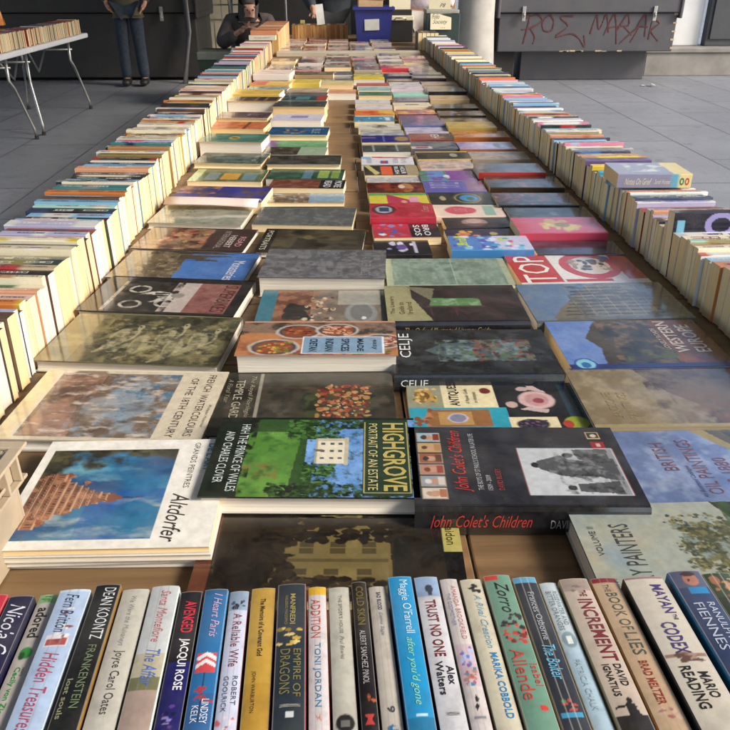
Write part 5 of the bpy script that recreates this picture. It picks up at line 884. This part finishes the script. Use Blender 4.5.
for i, (lb, a, b, dy, wd, ht, sf, tx, sidec, ex) in enumerate(F):
    x0, x1 = px2x(a), px2x(b); th = x1 - x0 - .0008; ht2 = ht * .80; K = .90; sf0 = sf; sf = (lambda v, q=sf0: q(1 - min((1 - v) / K, 1)))
    tx = [(s_, a_ * K, b_ * K, c_, d_, e_, f_) for (s_, a_, b_, c_, d_, e_, f_) in tx]
    ex = [(q[0], q[1] * K, q[2], q[3] * K, q[4], q[5]) if q[0] == 'e' else (q[0], q[1] * K, q[2], q[3] * K, q[4], q[5]) if q[0] == 'r' else (q[0], [(u_ * K, v_) for u_, v_ in q[1]], q[2]) if q[0] == 'p' else (q[0], q[1] * K, q[2] * K, *q[3:]) for q in ex]
    me, pg = book_meshes(wd, ht2, th, None, sidec, None, (), [], M_SPINE, M_PAGE if i % 3 else M_PAGEW, seed=i, ny=2)
    # the printed spine: a fine grid laid on the card
    A = Art(th, ht2, .0009); nu = 24; A.U, A.V = np.meshgrid(np.linspace(0, 1, 25), np.linspace(0, 1, 150)); A.C = np.zeros(A.U.shape + (3,)); A.asp = ht2 / th; A.warp(.05)
    A.C[:] = np.array([sf(v) for v in A.V[:, 0]])[:, None, :]
    rows = []
    # art coordinates of a spine: along (0 head .. 1 foot), across (0 back cover .. 1 front cover)
    for q in ex:
        if q[0] == 'e': A.ell(q[2], 1 - q[1], q[4], q[3], q[5])
        elif q[0] == 'r': A.rect(q[2], 1 - q[3], q[4], 1 - q[1], q[5])
        elif q[0] == 'p': A.poly([(y, 1 - x) for x, y in q[1]], q[2])
        elif q[0] == 'b': A.blobs((q[3], 1 - q[2], q[4], 1 - q[1]), q[5], q[6], .12, i, .012)
    A.nz('3a3632', 5, .56, .75, i, None, .22, (.3, .3))
    e = .92 + .16 * vnoise(A.U, A.V * 8, 5, i); A.C *= e[..., None]
    wear = (np.minimum(A.U, 1 - A.U) < .035 * vnoise(A.U * 0 + .5, A.V * 30, 3, i + 5)) | (np.minimum(A.V, 1 - A.V) < .006 * vnoise(A.U * 6, A.V * 0, 3, i)); A.fill(wear, 'b8b0a4', .55)
    for cu in (.33, .62):     # reading creases
        if (i * 7 + int(cu * 10)) % 3 == 0: A.fill(np.abs(A.U - cu - .02 * vnoise(A.U, A.V * 4, 2, i)) < .014, 'c8c4bc' if A.C.mean() < .2 else '8c8880', .4)
    sb = MB(); Z = A.U * (th - .0008) + .0004; Y = -ht2 / 2 + ht2 * A.V; bow = .0011 * (1 - (2 * A.U - 1) ** 2); X = np.full_like(Z, -wd / 2 - .0004) - bow
    idx = np.arange(A.U.size).reshape(A.U.shape)
    f = np.stack([idx[:-1, :-1], idx[1:, :-1], idx[1:, 1:], idx[:-1, 1:]], -1).reshape(-1, 4)
    sb.add(np.stack([X, Y, Z], -1).reshape(-1, 3), f.tolist(), A.C.reshape(-1, 3))
    for (s, t0, t1, z0, z1, cc, st) in tx:
        v, ff = text_mesh(s, 'b' in st, 'i' in st); zz = z0 + (z1 - z0) * v[:, 1]
        sb.add(np.stack([-wd / 2 - .0007 - .0011 * (1 - (2 * zz - 1) ** 2), ht2 / 2 - ht2 * (t0 + (t1 - t0) * v[:, 0]), th * zz], -1), ff, col(cc))
    merge_mesh(me, sb)
    B = Matrix(((0, 0, 1, 0), (0, 1, 0, 0), (-1, 0, 0, 0), (0, 0, 0, 1)))
    Mx = Matrix.Translation((x0, .482 + dy, ZT + .0005 + wd / 2)) @ Matrix.Rotation(R(2.1), 4, 'Z') @ Matrix.Translation((0, -ht2 / 2, 0)) @ B
    make_book('paperback', lb, 'paperback', (me, pg), Mx, 'front row of paperbacks, spines toward the camera')
# ------------------------------------------------------------------ beige crate at the left
M_BEIGE = plain('beige_plastic', (.46, .37, .26), .5, 0, .3, 14, bst=.25)
e = link('plastic_crate', None, loc=(-.527, .63, ZT), rot=(0, 0, R(-3))); tag(e, 'beige plastic crate with slotted rim at the left, beside the castle album', 'crate')
hx, hy, H = .160, .075, .118
g = MB()
for (a, b, c, d) in ((-hx, hx, -hy, -hy + .004), (-hx, hx, hy - .004, hy), (-hx, -hx + .004, -hy + .0041, hy - .0041), (hx - .004, hx, -hy + .0041, hy - .0041)): g.box(a, b, c, d, .001, H)
g.box(-hx + .0041, hx - .0041, -hy + .0041, hy - .0041, .001, .005); bevel(link('tub', g.mesh('tub', M_BEIGE), e), .0015)
g = MB()
for z, o_ in ((.080, .009), (H + .0005, .014)):
    g.box(-hx - o_, hx + o_, -hy - o_, -hy - .0003, z, z + .004); g.box(-hx - o_, hx + o_, hy + .0003, hy + o_, z, z + .004); g.box(hx + .0003, hx + o_, -hy - .0003 + .0006, hy - .0003, z, z + .004); g.box(-hx - o_, -hx - .0003, -hy + .0003, hy - .0003, z, z + .004)
for k in range(6):
    y = -hy + .006 + k * (2 * hy - .012) / 5; g.box(hx + .0004, hx + .0105, y - .002, y + .002, .0845, H)
for k in range(10):
    x = -hx + .01 + k * (2 * hx - .02) / 9; g.box(x - .002, x + .002, -hy - .0105, -hy - .0004, .0845, H); g.box(x - .002, x + .002, hy + .0004, hy + .0105, .0845, H)
for y in (-.03, .03): g.box(hx + .0046, hx + .0066, y - .022, y + .022, .092, .096)
bevel(link('slotted_rim', g.mesh('slotted_rim', M_BEIGE), e), .001)
for k, (c, lb) in enumerate((('4c4438', 'dark bound booklet standing in the beige crate, nearest its slotted end'), ('6c6458', 'grey-brown booklet standing in the beige crate, behind the dark one'), ('343028', 'blackish booklet standing in the beige crate, farthest from its slotted end'))):
    me = book_meshes(.112, .13, .018, None, c, None, (), (), M_MATT, M_PAGE, seed=k)
    make_book('booklet', lb, 'booklet', me, Matrix.Translation((-.425 - .034 * k, .63, ZT + .0665)) @ Matrix.Rotation(R(-3), 4, 'Z') @ Matrix.Rotation(R(3 * k - 3), 4, 'Y') @ Matrix(((0, 0, 1, 0), (0, 1, 0, 0), (-1, 0, 0, 0), (0, 0, 0, 1))))
# ------------------------------------------------------------------ things at the far end of the table
M_BLUEC = plain('blue_crate_plastic', (.022, .028, .19), .35, 0, .15, 8)
e = link('plastic_crate', None, loc=(.30, 7.52, ZT)); tag(e, 'deep blue plastic crate with a grey paper label, far end of the table', 'crate')
g = MB(); n = 4
def taper(g, hx0, hy0, hx1, hy1, z0, z1, t):
    o = [(-hx0, -hy0, z0), (hx0, -hy0, z0), (hx0, hy0, z0), (-hx0, hy0, z0), (-hx1, -hy1, z1), (hx1, -hy1, z1), (hx1, hy1, z1), (-hx1, hy1, z1)]
    i_ = [(-hx0 + t, -hy0 + t, z0 + t), (hx0 - t, -hy0 + t, z0 + t), (hx0 - t, hy0 - t, z0 + t), (-hx0 + t, hy0 - t, z0 + t), (-hx1 + t, -hy1 + t, z1), (hx1 - t, -hy1 + t, z1), (hx1 - t, hy1 - t, z1), (-hx1 + t, hy1 - t, z1)]
    f = [(3, 2, 1, 0), (0, 1, 5, 4), (1, 2, 6, 5), (2, 3, 7, 6), (3, 0, 4, 7), (8, 9, 10, 11), (9, 8, 12, 13), (10, 9, 13, 14), (11, 10, 14, 15), (8, 11, 15, 12), (4, 5, 13, 12), (5, 6, 14, 13), (6, 7, 15, 14), (7, 4, 12, 15)]
    g.add(o + i_, f, (.1, .1, .3))
taper(g, .145, .15, .168, .17, .002, .285, .006); link('tub', g.mesh('tub', M_BLUEC), e)
g = MB()
for (a, b, c, d) in ((-.185, .185, -.187, -.1705), (-.185, .185, .1705, .187), (-.185, -.1685, -.1700, .1700), (.1685, .185, -.1700, .1700)): g.box(a, b, c, d, .262, .290)
bevel(link('rim', g.mesh('rim', M_BLUEC), e), .004)
g = MB(); g.box(-.075, .055, -.1665, -.1645, .10, .19, M=Matrix.Rotation(R(-2), 4, 'Y')); bevel(link('label', g.mesh('label', plain('label_paper', (.52, .52, .50), .7, 0, .1, 20)), e), .0005)
g = MB(); g.box(-.11, .11, -.05, .05, 0, .10); g.box(-.115, .115, -.055, .055, .1005, .108); tag(bevel(link('parcel', g.mesh('parcel', plain('brown_board', (.50, .33, .18), .7)), None, (.27, 7.52, ZT + .24), (0, R(3), R(4))), .004), 'light brown cardboard box sticking out of the deep blue crate', 'box')
M_NOTE = plain('note_paper', (.68, .62, .44), .75, 0, .08, 12); M_INK = plain('pen_ink', (.03, .03, .05), .6); M_BLK = plain('black_case', (.016, .014, .014), .5, 0, .3, 10)
e = link('filing_box', None, loc=(.54, 7.55, ZT)); tag(e, 'black box with cream lid and handle, right of the deep blue crate', 'box')
g = MB(); g.box(-.115, .115, -.15, .15, .001, .175); bevel(link('body', g.mesh('body', M_BLK), e), .006)
g = MB(); g.box(-.12, .12, -.155, .155, .176, .215); bevel(link('lid', g.mesh('lid', M_NOTE), e), .006)
g = MB(); g.tube([(-.05, -.156, .185), (-.045, -.175, .198), (.045, -.175, .198), (.05, -.156, .185)], .005); link('handle', g.mesh('handle', M_STEEL, True), e)
def note(label, loc, w_, h_, lines, rotz=0):
    e = link('paper_sign', None, loc=loc, rot=(R(-8), 0, R(rotz))); tag(e, label, 'sign')
    g = MB(); g.box(-w_ / 2, w_ / 2, -.0008, .0008, 0, h_); bevel(link('sheet', g.mesh('sheet', M_NOTE), e), .0003)
    if lines:
        g = MB()
        for (s, z0, z1, x0, x1) in lines: put_text(g, s, (-w_ / 2 + w_ * x0, -.0013, h_ * z0), (w_ * (x1 - x0), 0, 0), (.12 * h_ * (z1 - z0), 0, h_ * (z1 - z0)), '202028', 'i')
        link('handwriting', g.mesh('handwriting', M_INK), e)
note('cream paper sign standing on the black box with cream lid', (.54, 7.50, ZT + .262), .19, .16, [])
g = MB(); g.box(-.105, .105, -.1, .1, 0, .044); tag(bevel(link('cash_box', g.mesh('cash_box', M_BLK), None, (.54, 7.55, ZT + .2155)), .004), 'flat black tin on the cream lid, under a blank paper sign', 'box')
M_CLOTH = plain('lilac_cloth', (.42, .34, .42), .8, 0, .45, 26, dark=(.62, .58, .60))
M_DKG = plain('dark_green_case', (.022, .045, .042), .5, 0, .3, 10)
e = link('book_box', None, loc=(.86, 6.95, ZT)); tag(e, 'dark green box bearing a handwritten cream sign, in front of the person in lilac', 'box')
g = MB(); g.box(-.14, .14, -.05, .2, .001, .255); bevel(link('body', g.mesh('body', M_DKG), e), .006)
g = MB(); g.box(-.145, .13, -.055, .205, .256, .285); bevel(link('lid', g.mesh('lid', plain('grey_lid', (.34, .34, .30), .6)), e), .006)
note('handwritten cream sign taped to the dark green box', (.84, 6.885, ZT + .135), .175, .135, [('Folio', .60, .88, .06, .42), ('Society', .26, .56, .10, .80), ('...', .08, .12, .5, .7)], 2)
note('blank-backed cream sign on top of the dark green box', (.83, 6.93, ZT + .287), .18, .15, [('P8', .1, .3, .5, .75)], -6)
for k in range(5):
    me = book_meshes(.20, .26, .03, None, ['5c4c44', '84705c', '6c5850', '242426', '1c1e20'][k], None, (), (), M_MATT, M_PAGE, seed=k)
    make_book('large_hardback', ['brown large hardback upright below the signed green box, nearest the comics', 'tan large hardback upright below the signed green box, second of five', 'dull brown large hardback upright below the signed green box, middle one', 'black large hardback upright below the signed green box, beside the dull brown one', 'black large hardback upright below the signed green box, beside the paperback row'][k], 'book', me,
        Matrix.Translation((.625 + .033 * k, 6.70, ZT + .0005 + .065)) @ Matrix(((0, 0, 1, 0), (0, 1, 0, 0), (-1, 0, 0, 0), (0, 0, 0, 1))) @ Matrix.Scale(.65, 4, (1, 0, 0)))
def p_lab(A): A.bg('c8c4b4'); A.nz('a8a494', 5, .5, .6, 2)
lie('flat_book', 'pale book with curved lettering lying atop the far end of the left row', 'book', -.56, 6.02, .19, .12, 0, .125, .035, -1, p_lab, [], [('the great outdoors', .2, .8, .3, .7, '8c5c5c', 'i')], 'paper', 'c4c0b0', res=.02)
def p_or(A): A.bg('b87850'); A.nz('a06844', 5, .5, .6, 2)
lie('flat_book', 'orange-tan book stacked above the pale one, far end of left row', 'book', -.55, 6.03, .19, .12, 3, .161, .028, -1, p_or, [], [], 'paper', 'b87450', res=.02)
g = MB(); g.box(-.035, .035, -.001, .001, 0, .17, M=Matrix.Rotation(R(-6), 4, 'Y')); tag(bevel(link('paper_slip', g.mesh('paper_slip', plain('white_slip', (.75, .75, .74), .6)), None, (-.17, 7.62, ZT + .131)), .0003), 'white card slip standing up from the far fore-edges', 'card')
g = MB(); g.box(-.02, .02, -.02, .02, 0, .03); tag(bevel(link('price_tag', g.mesh('price_tag', plain('yellow_tag', (.6, .5, .16), .6)), None, (-.345, 7.72, ZT + .1335)), .003), 'small yellow tag on top of the far fore-edge row', 'tag')
# yellow and red carrier bag, stacks on the folding tables
M_YB = plain('yellow_red_bag', (.78, .48, .04), .4, 0, .5, 7, dark=(.62, .05, .03))
g = MB(); vs = []
for j in range(13):
    for i in range(17):
        a = 2 * math.pi * i / 16; t = j / 12; rx = (.17 - .09 * t ** 1.5) * (1 + .08 * math.sin(5 * a + 3 * t)); vs.append((rx * math.cos(a), rx * .7 * math.sin(a), .34 * t))
g.add(vs, [(j * 17 + i, j * 17 + i + 1, (j + 1) * 17 + i + 1, (j + 1) * 17 + i) for j in range(12) for i in range(16)], (.5, .5, .5))
tag(link('carrier_bag', g.mesh('carrier_bag', M_YB, True), None, (-3.42, 8.15, ZT + .10)), 'yellow and red plastic carrier bag on the books of the far folding table', 'bag')
# green bin and low box beside the seated person
M_BIN = plain('dark_green_plastic', (.018, .040, .028), .5)
e = link('storage_box', None, loc=(-1.28, 8.75, 0)); tag(e, 'dark green storage box with grey lid beside the hooded person', 'box')
g = MB(); taper(g, .17, .2, .2, .23, .0, .48, .008); link('tub', g.mesh('tub', M_BIN), e)
g = MB(); g.box(-.21, .21, -.24, .24, .481, .56); bevel(link('lid', g.mesh('lid', plain('grey_green_lid', (.12, .14, .12), .6)), e), .01)
g = MB(); g.box(-.03, .03, -.03, .03, 0, .05); tag(bevel(link('paper_cup', g.mesh('paper_cup', plain('cup_white', (.7, .7, .66), .6)), None, (-.93, 6.16, ZT - .0)), .01), 'small white carton beside the outer edge of the left row', 'carton')
SC.objects['paper_cup'].location = (-.80, 6.3, ZT)
# ------------------------------------------------------------------ people
def skin(name, J, Eg, m, root=0, parent=None, sub=2):
    me = bpy.data.meshes.new(name); me.from_pydata([j[0] for j in J], Eg, []); me.materials.append(m)
    o = link(name, me, parent); sk = o.modifiers.new('skin', 'SKIN'); sk.use_smooth_shade = True
    if not me.skin_vertices: me.attributes.new  # layer is made with the modifier
    lay = me.skin_vertices[0].data if me.skin_vertices else None
    if lay is None: raise RuntimeError('no skin layer')
    for i, j in enumerate(J):
        r = j[1] if isinstance(j[1], tuple) else (j[1], j[1]); lay[i].radius = r; lay[i].use_root = (i == root)
    s = o.modifiers.new('sub', 'SUBSURF'); s.levels = sub; s.render_levels = sub
    dg = bpy.context.evaluated_depsgraph_get(); bpy.context.view_layer.update(); ev = o.evaluated_get(dg); nm = bpy.data.meshes.new_from_object(ev)
    o.modifiers.clear(); o.data = nm; nm.name = name
    nm.polygons.foreach_set('use_smooth', [True] * len(nm.polygons)); bpy.data.meshes.remove(me); return o
def ensure_skin(me):
    pass
M_SKIN = plain('skin', (.50, .27, .18), .55, 0, .12, 20)
def hand(J, Eg, wrist, d, side, palm=.05):
    """wrist: joint index; d: unit direction of the fingers; side: unit vector across the palm toward the thumb"""
    d = Vector(d).normalized(); sd = Vector(side); sd = (sd - d * sd.dot(d)).normalized(); nrm = d.cross(sd)
    p0 = Vector(J[wrist][0]); J.append((tuple(p0 + d * .045), (.034, .020))); pm = len(J) - 1; Eg.append((wrist, pm))
    for k, (off, L) in enumerate(((.027, .070), (.009, .080), (-.009, .074), (-.026, .058))):
        prev = pm; q = p0 + d * .085 + sd * off; J.append((tuple(q), .0105)); Eg.append((prev, len(J) - 1)); prev = len(J) - 1
        for s in (1, 2): q = q + (d * math.cos(.35 * s) - nrm * math.sin(.35 * s)) * L / 2; J.append((tuple(q), .0085)); Eg.append((prev, len(J) - 1)); prev = len(J) - 1
    q = p0 + d * .03 + sd * .04; J.append((tuple(q), .013)); Eg.append((pm, len(J) - 1)); q = q + (d * .8 + sd * .5).normalized() * .035; J.append((tuple(q), .010)); Eg.append((len(J) - 2, len(J) - 1))
def person(label, base, rz, P, top, trousers, shoe, hair, long_=.0, hood=False):
    """P: joint positions in the person's frame (facing -y)"""
    e = link('person', None, loc=base, rot=(0, 0, R(rz))); tag(e, label, 'person')
    V = {k: Vector(v) for k, v in P.items()}
    J = []; Eg = []; ix = {}
    def add(k, r, par=None):
        J.append((tuple(V[k]), r)); ix[k] = len(J) - 1
        if par: Eg.append((ix[par], ix[k]))
    add('pelvis', (.14, .10)); add('waist', (.125, .09), 'pelvis'); add('chest', (.155, .105), 'waist'); add('neck', .052, 'chest')
    hd = V['head']; fw = (V['face'] - hd).normalized(); upv = (hd - V['neck']).normalized()
    V['jaw'] = hd - upv * .055 + fw * .02; add('jaw', (.062, .060), 'neck'); add('head', (.082, .090), 'jaw'); V['crown'] = hd + upv * .065 - fw * .01; add('crown', (.066, .072), 'head')
    for s in 'LR':
        add('sh' + s, .055, 'chest'); add('el' + s, .040, 'sh' + s); add('wr' + s, .027, 'el' + s)
        d = V['wr' + s] - V['el' + s]; d = Vector(P.get('hd' + s, d)); hand(J, Eg, ix['wr' + s], d, V['face'] - hd + Vector((0, 0, .01)))
        add('hip' + s, .085, 'pelvis'); add('kn' + s, .055, 'hip' + s); add('an' + s, .038, 'kn' + s); V['toe' + s] = V['an' + s] + Vector(P.get('toed', (0, -.16, 0))) + Vector((0, 0, -.04)); add('toe' + s, .03, 'an' + s)
    body = skin('body', J, Eg, M_SKIN, 0, e)
    # nose, brow, mouth and ears sit on the head as one small mesh
    ax = fw.cross(upv).normalized(); g = MB()
    def ball(c, r, gg, sc=(1, 1, 1), n=8):
        vs = [];
        for j in range(n + 1):
            for i in range(n * 2):
                a, b_ = math.pi * j / n, math.pi * i / n; l = Vector((math.sin(a) * math.cos(b_) * sc[0], math.sin(a) * math.sin(b_) * sc[1], math.cos(a) * sc[2])) * r; vs.append(tuple(c + ax * l.x + fw * l.y + upv * l.z))
        gg.add(vs, [(j * 2 * n + i, j * 2 * n + (i + 1) % (2 * n), (j + 1) * 2 * n + (i + 1) % (2 * n), (j + 1) * 2 * n + i) for j in range(n) for i in range(2 * n)], (.5, .3, .2))
    ball(hd + fw * .083 - upv * .012, .014, g, (.8, 1, 1.5)); ball(hd + ax * .078, .018, g, (.4, .8, 1.4)); ball(hd - ax * .078, .018, g, (.4, .8, 1.4)); link('nose_and_ears', g.mesh('nose_and_ears', M_SKIN, True), e)
    g = MB(); ball(hd + fw * .074 + ax * .030 + upv * .012, .009, g); ball(hd + fw * .074 - ax * .030 + upv * .012, .009, g); link('eyes', g.mesh('eyes', M_INK, True), e)
    g = MB(); ball(hd + fw * .072 - upv * .048, .011, g, (2, .5, .4)); link('mouth', g.mesh('mouth', plain('lips', (.36, .12, .10), .5), True), e)
    g = MB(); ball(hd + upv * .030 - fw * .022, .098, g, (.93, .98, 1.0), 12); h = None if hood else link('hair', g.mesh('hair', hair, True), e)
    # clothes
    q = 1.28 if hood else 1.08; J = [(V['pelvis'], (.165 * q, .125 * q)), (V['waist'], (.15 * q, .125 * q)), (V['chest'], (.18 * q, .14 * q)), (V['neck'] - upv * .02, .085 * q)]; Eg = [(0, 1), (1, 2), (2, 3)]
    if long_:
        J.append((V['pelvis'] - Vector((0, 0, long_)), (.175, .135))); Eg.append((0, 4))
    for s in 'LR':
        n0 = len(J); J += [(V['sh' + s], .086 * q), (V['el' + s], .064 * q), (V['el' + s].lerp(V['wr' + s], .85), .046 * q)]; Eg += [(2, n0), (n0, n0 + 1), (n0 + 1, n0 + 2)]
    skin('jacket', [(tuple(a), r) for a, r in J], Eg, top, 0, e)
    J = [(V['pelvis'], (.155, .12))]; Eg = []
    for s in 'LR':
        n0 = len(J); J += [(V['hip' + s], .10), (V['kn' + s], .078), (V['an' + s] + Vector((0, 0, -.01)), .072)]; Eg += [(0, n0), (n0, n0 + 1), (n0 + 1, n0 + 2)]
    skin('trousers', [(tuple(a), r) for a, r in J], Eg, trousers, 0, e)
    for s in 'LR':
        skin('shoe', [(tuple(V['an' + s] + Vector((0, .035, .03))), (.062, .062)), (tuple(V['an' + s] + Vector((0, .02, -.03))), (.062, .055)), (tuple(V['an' + s].lerp(V['toe' + s], .6) + Vector((0, 0, -.008))), (.060, .046)), (tuple(V['toe' + s] + Vector((0, -.03, .006))), (.050, .038))], [(0, 1), (1, 2), (2, 3)], shoe, 0, e)
    if hood:
        skin('hood', [(tuple(V['neck'] - fw * .03 + Vector((0, 0, -.03))), (.13, .11)), (tuple(hd - fw * .055 - upv * .04), (.118, .105)), (tuple(hd - fw * .050 + upv * .035), (.118, .108)), (tuple(hd - fw * .060 + upv * .095), (.075, .075)), (tuple(hd + fw * .008 + upv * .088), (.055, .040))], [(0, 1), (1, 2), (2, 3), (2, 4)], top, 1, e, 3)
    return e
M_JEAN = plain('blue_denim', (.028, .042, .066), .85, 0, .35, 30); M_OLIVE = plain('olive_jacket', (.10, .085, .055), .85, 0, .3, 14); M_BLUES = plain('blue_shirt', (.06, .11, .22), .8, 0, .3, 16)
M_HOODIE = plain('charcoal_hoodie', (.085, .072, .070), .95, 0, .35, 12); M_DTR = plain('black_trousers', (.02, .02, .022), .85); M_NAVYC = plain('dark_navy_coat', (.028, .036, .048), .85, 0, .3, 10); M_SHOE = plain('black_shoes', (.02, .018, .016), .5); M_HAIR = plain('brown_hair', (.05, .03, .02), .6, 0, .4, 40); M_HAIR2 = plain('dark_hair', (.02, .016, .014), .6, 0, .3, 40)
STAND = dict(pelvis=(0, 0, .95), waist=(0, 0, 1.10), chest=(0, .01, 1.33), neck=(0, .01, 1.50), head=(0, -.01, 1.63), face=(0, -.10, 1.60), shL=(-.17, .01, 1.42), shR=(.17, .01, 1.42), hipL=(-.085, 0, .90), hipR=(.085, 0, .90),
    knL=(-.10, -.01, .49), knR=(.10, -.01, .49), anL=(-.11, .02, .085), anR=(.11, .02, .085))
P1 = dict(STAND, elL=(-.28, .05, 1.14), wrL=(-.22, -.07, .93), hdL=(.5, 0, -.6), elR=(.28, .05, 1.14), wrR=(.22, -.07, .93), hdR=(-.5, 0, -.6))
pe = person('person in blue jeans and open olive jacket standing before the long black chest', (-2.60, 10.35, 0), 4, P1, M_OLIVE, M_JEAN, M_SHOE, M_HAIR, long_=.13)
skin('shirt', [((0, -.03, .99), (.15, .125)), ((0, -.045, 1.15), (.13, .115)), ((0, -.045, 1.38), (.11, .11))], [(0, 1), (1, 2)], M_BLUES, 0, pe)
P2 = dict(STAND, elL=(-.27, -.08, 1.12), wrL=(-.18, -.36, .97), hdL=(.1, -.6, -.35), elR=(.30, .04, 1.13), wrR=(.33, -.02, .97), head=(0, -.06, 1.62), face=(0, -.14, 1.56))
person('person in long dark navy coat standing behind the far end, hand hanging down', (-.06, 8.30, 0), 0, P2, M_NAVYC, M_DTR, M_SHOE, M_HAIR2, long_=.18)
P4 = dict(STAND, elL=(-.27, -.05, 1.12), wrL=(-.24, -.28, 1.0), elR=(.27, -.05, 1.12), wrR=(.24, -.28, 1.0))
person('person in lilac patterned shirt and pale trousers standing behind the two boxes', (.79, 8.15, 0), 0, P4, M_CLOTH, plain('pale_trousers', (.5, .46, .42), .85), M_SHOE, M_HAIR)
P3 = dict(pelvis=(0, .10, .50), waist=(0, .04, .62), chest=(0, -.06, .78), neck=(0, -.12, .86), head=(.02, -.18, .955), face=(.05, -.28, .92), shL=(-.20, -.05, .80), shR=(.20, -.05, .80), elL=(-.30, -.20, .60), elR=(.30, -.20, .60), wrL=(-.08, -.34, .74), wrR=(.10, -.34, .75), hdL=(.5, -.1, .25), hdR=(-.5, -.1, .25),
    hipL=(-.10, .06, .48), hipR=(.10, .06, .48), knL=(-.16, -.36, .50), knR=(.16, -.36, .50), anL=(-.16, -.34, .085), anR=(.16, -.34, .085))
person('hunched person in a charcoal hooded jacket seated beyond the left row', (-.98, 9.1, 0), 0, P3, M_HOODIE, M_DTR, M_SHOE, M_HAIR2, hood=True)
e = link('folding_chair', None, loc=(-.98, 9.15, 0)); tag(e, 'dark folding chair under the hunched hooded person', 'chair')
g = MB(); g.box(-.21, .21, -.18, .22, .35, .375); bevel(link('seat', g.mesh('seat', M_DTR), e), .006)
g = MB(); g.box(-.21, .21, .24, .26, .55, .80); bevel(link('backrest', g.mesh('backrest', M_DTR), e), .006)
for sx in (-1, 1):
    g = MB(); g.tube([(sx * .222, -.2, .01), (sx * .222, .25, .82)], .012); link('leg', g.mesh('leg', M_STEEL, True), e); g = MB(); g.tube([(sx * .20, .24, .01), (sx * .20, -.15, .36)], .012); link('leg', g.mesh('leg', M_STEEL, True), e)
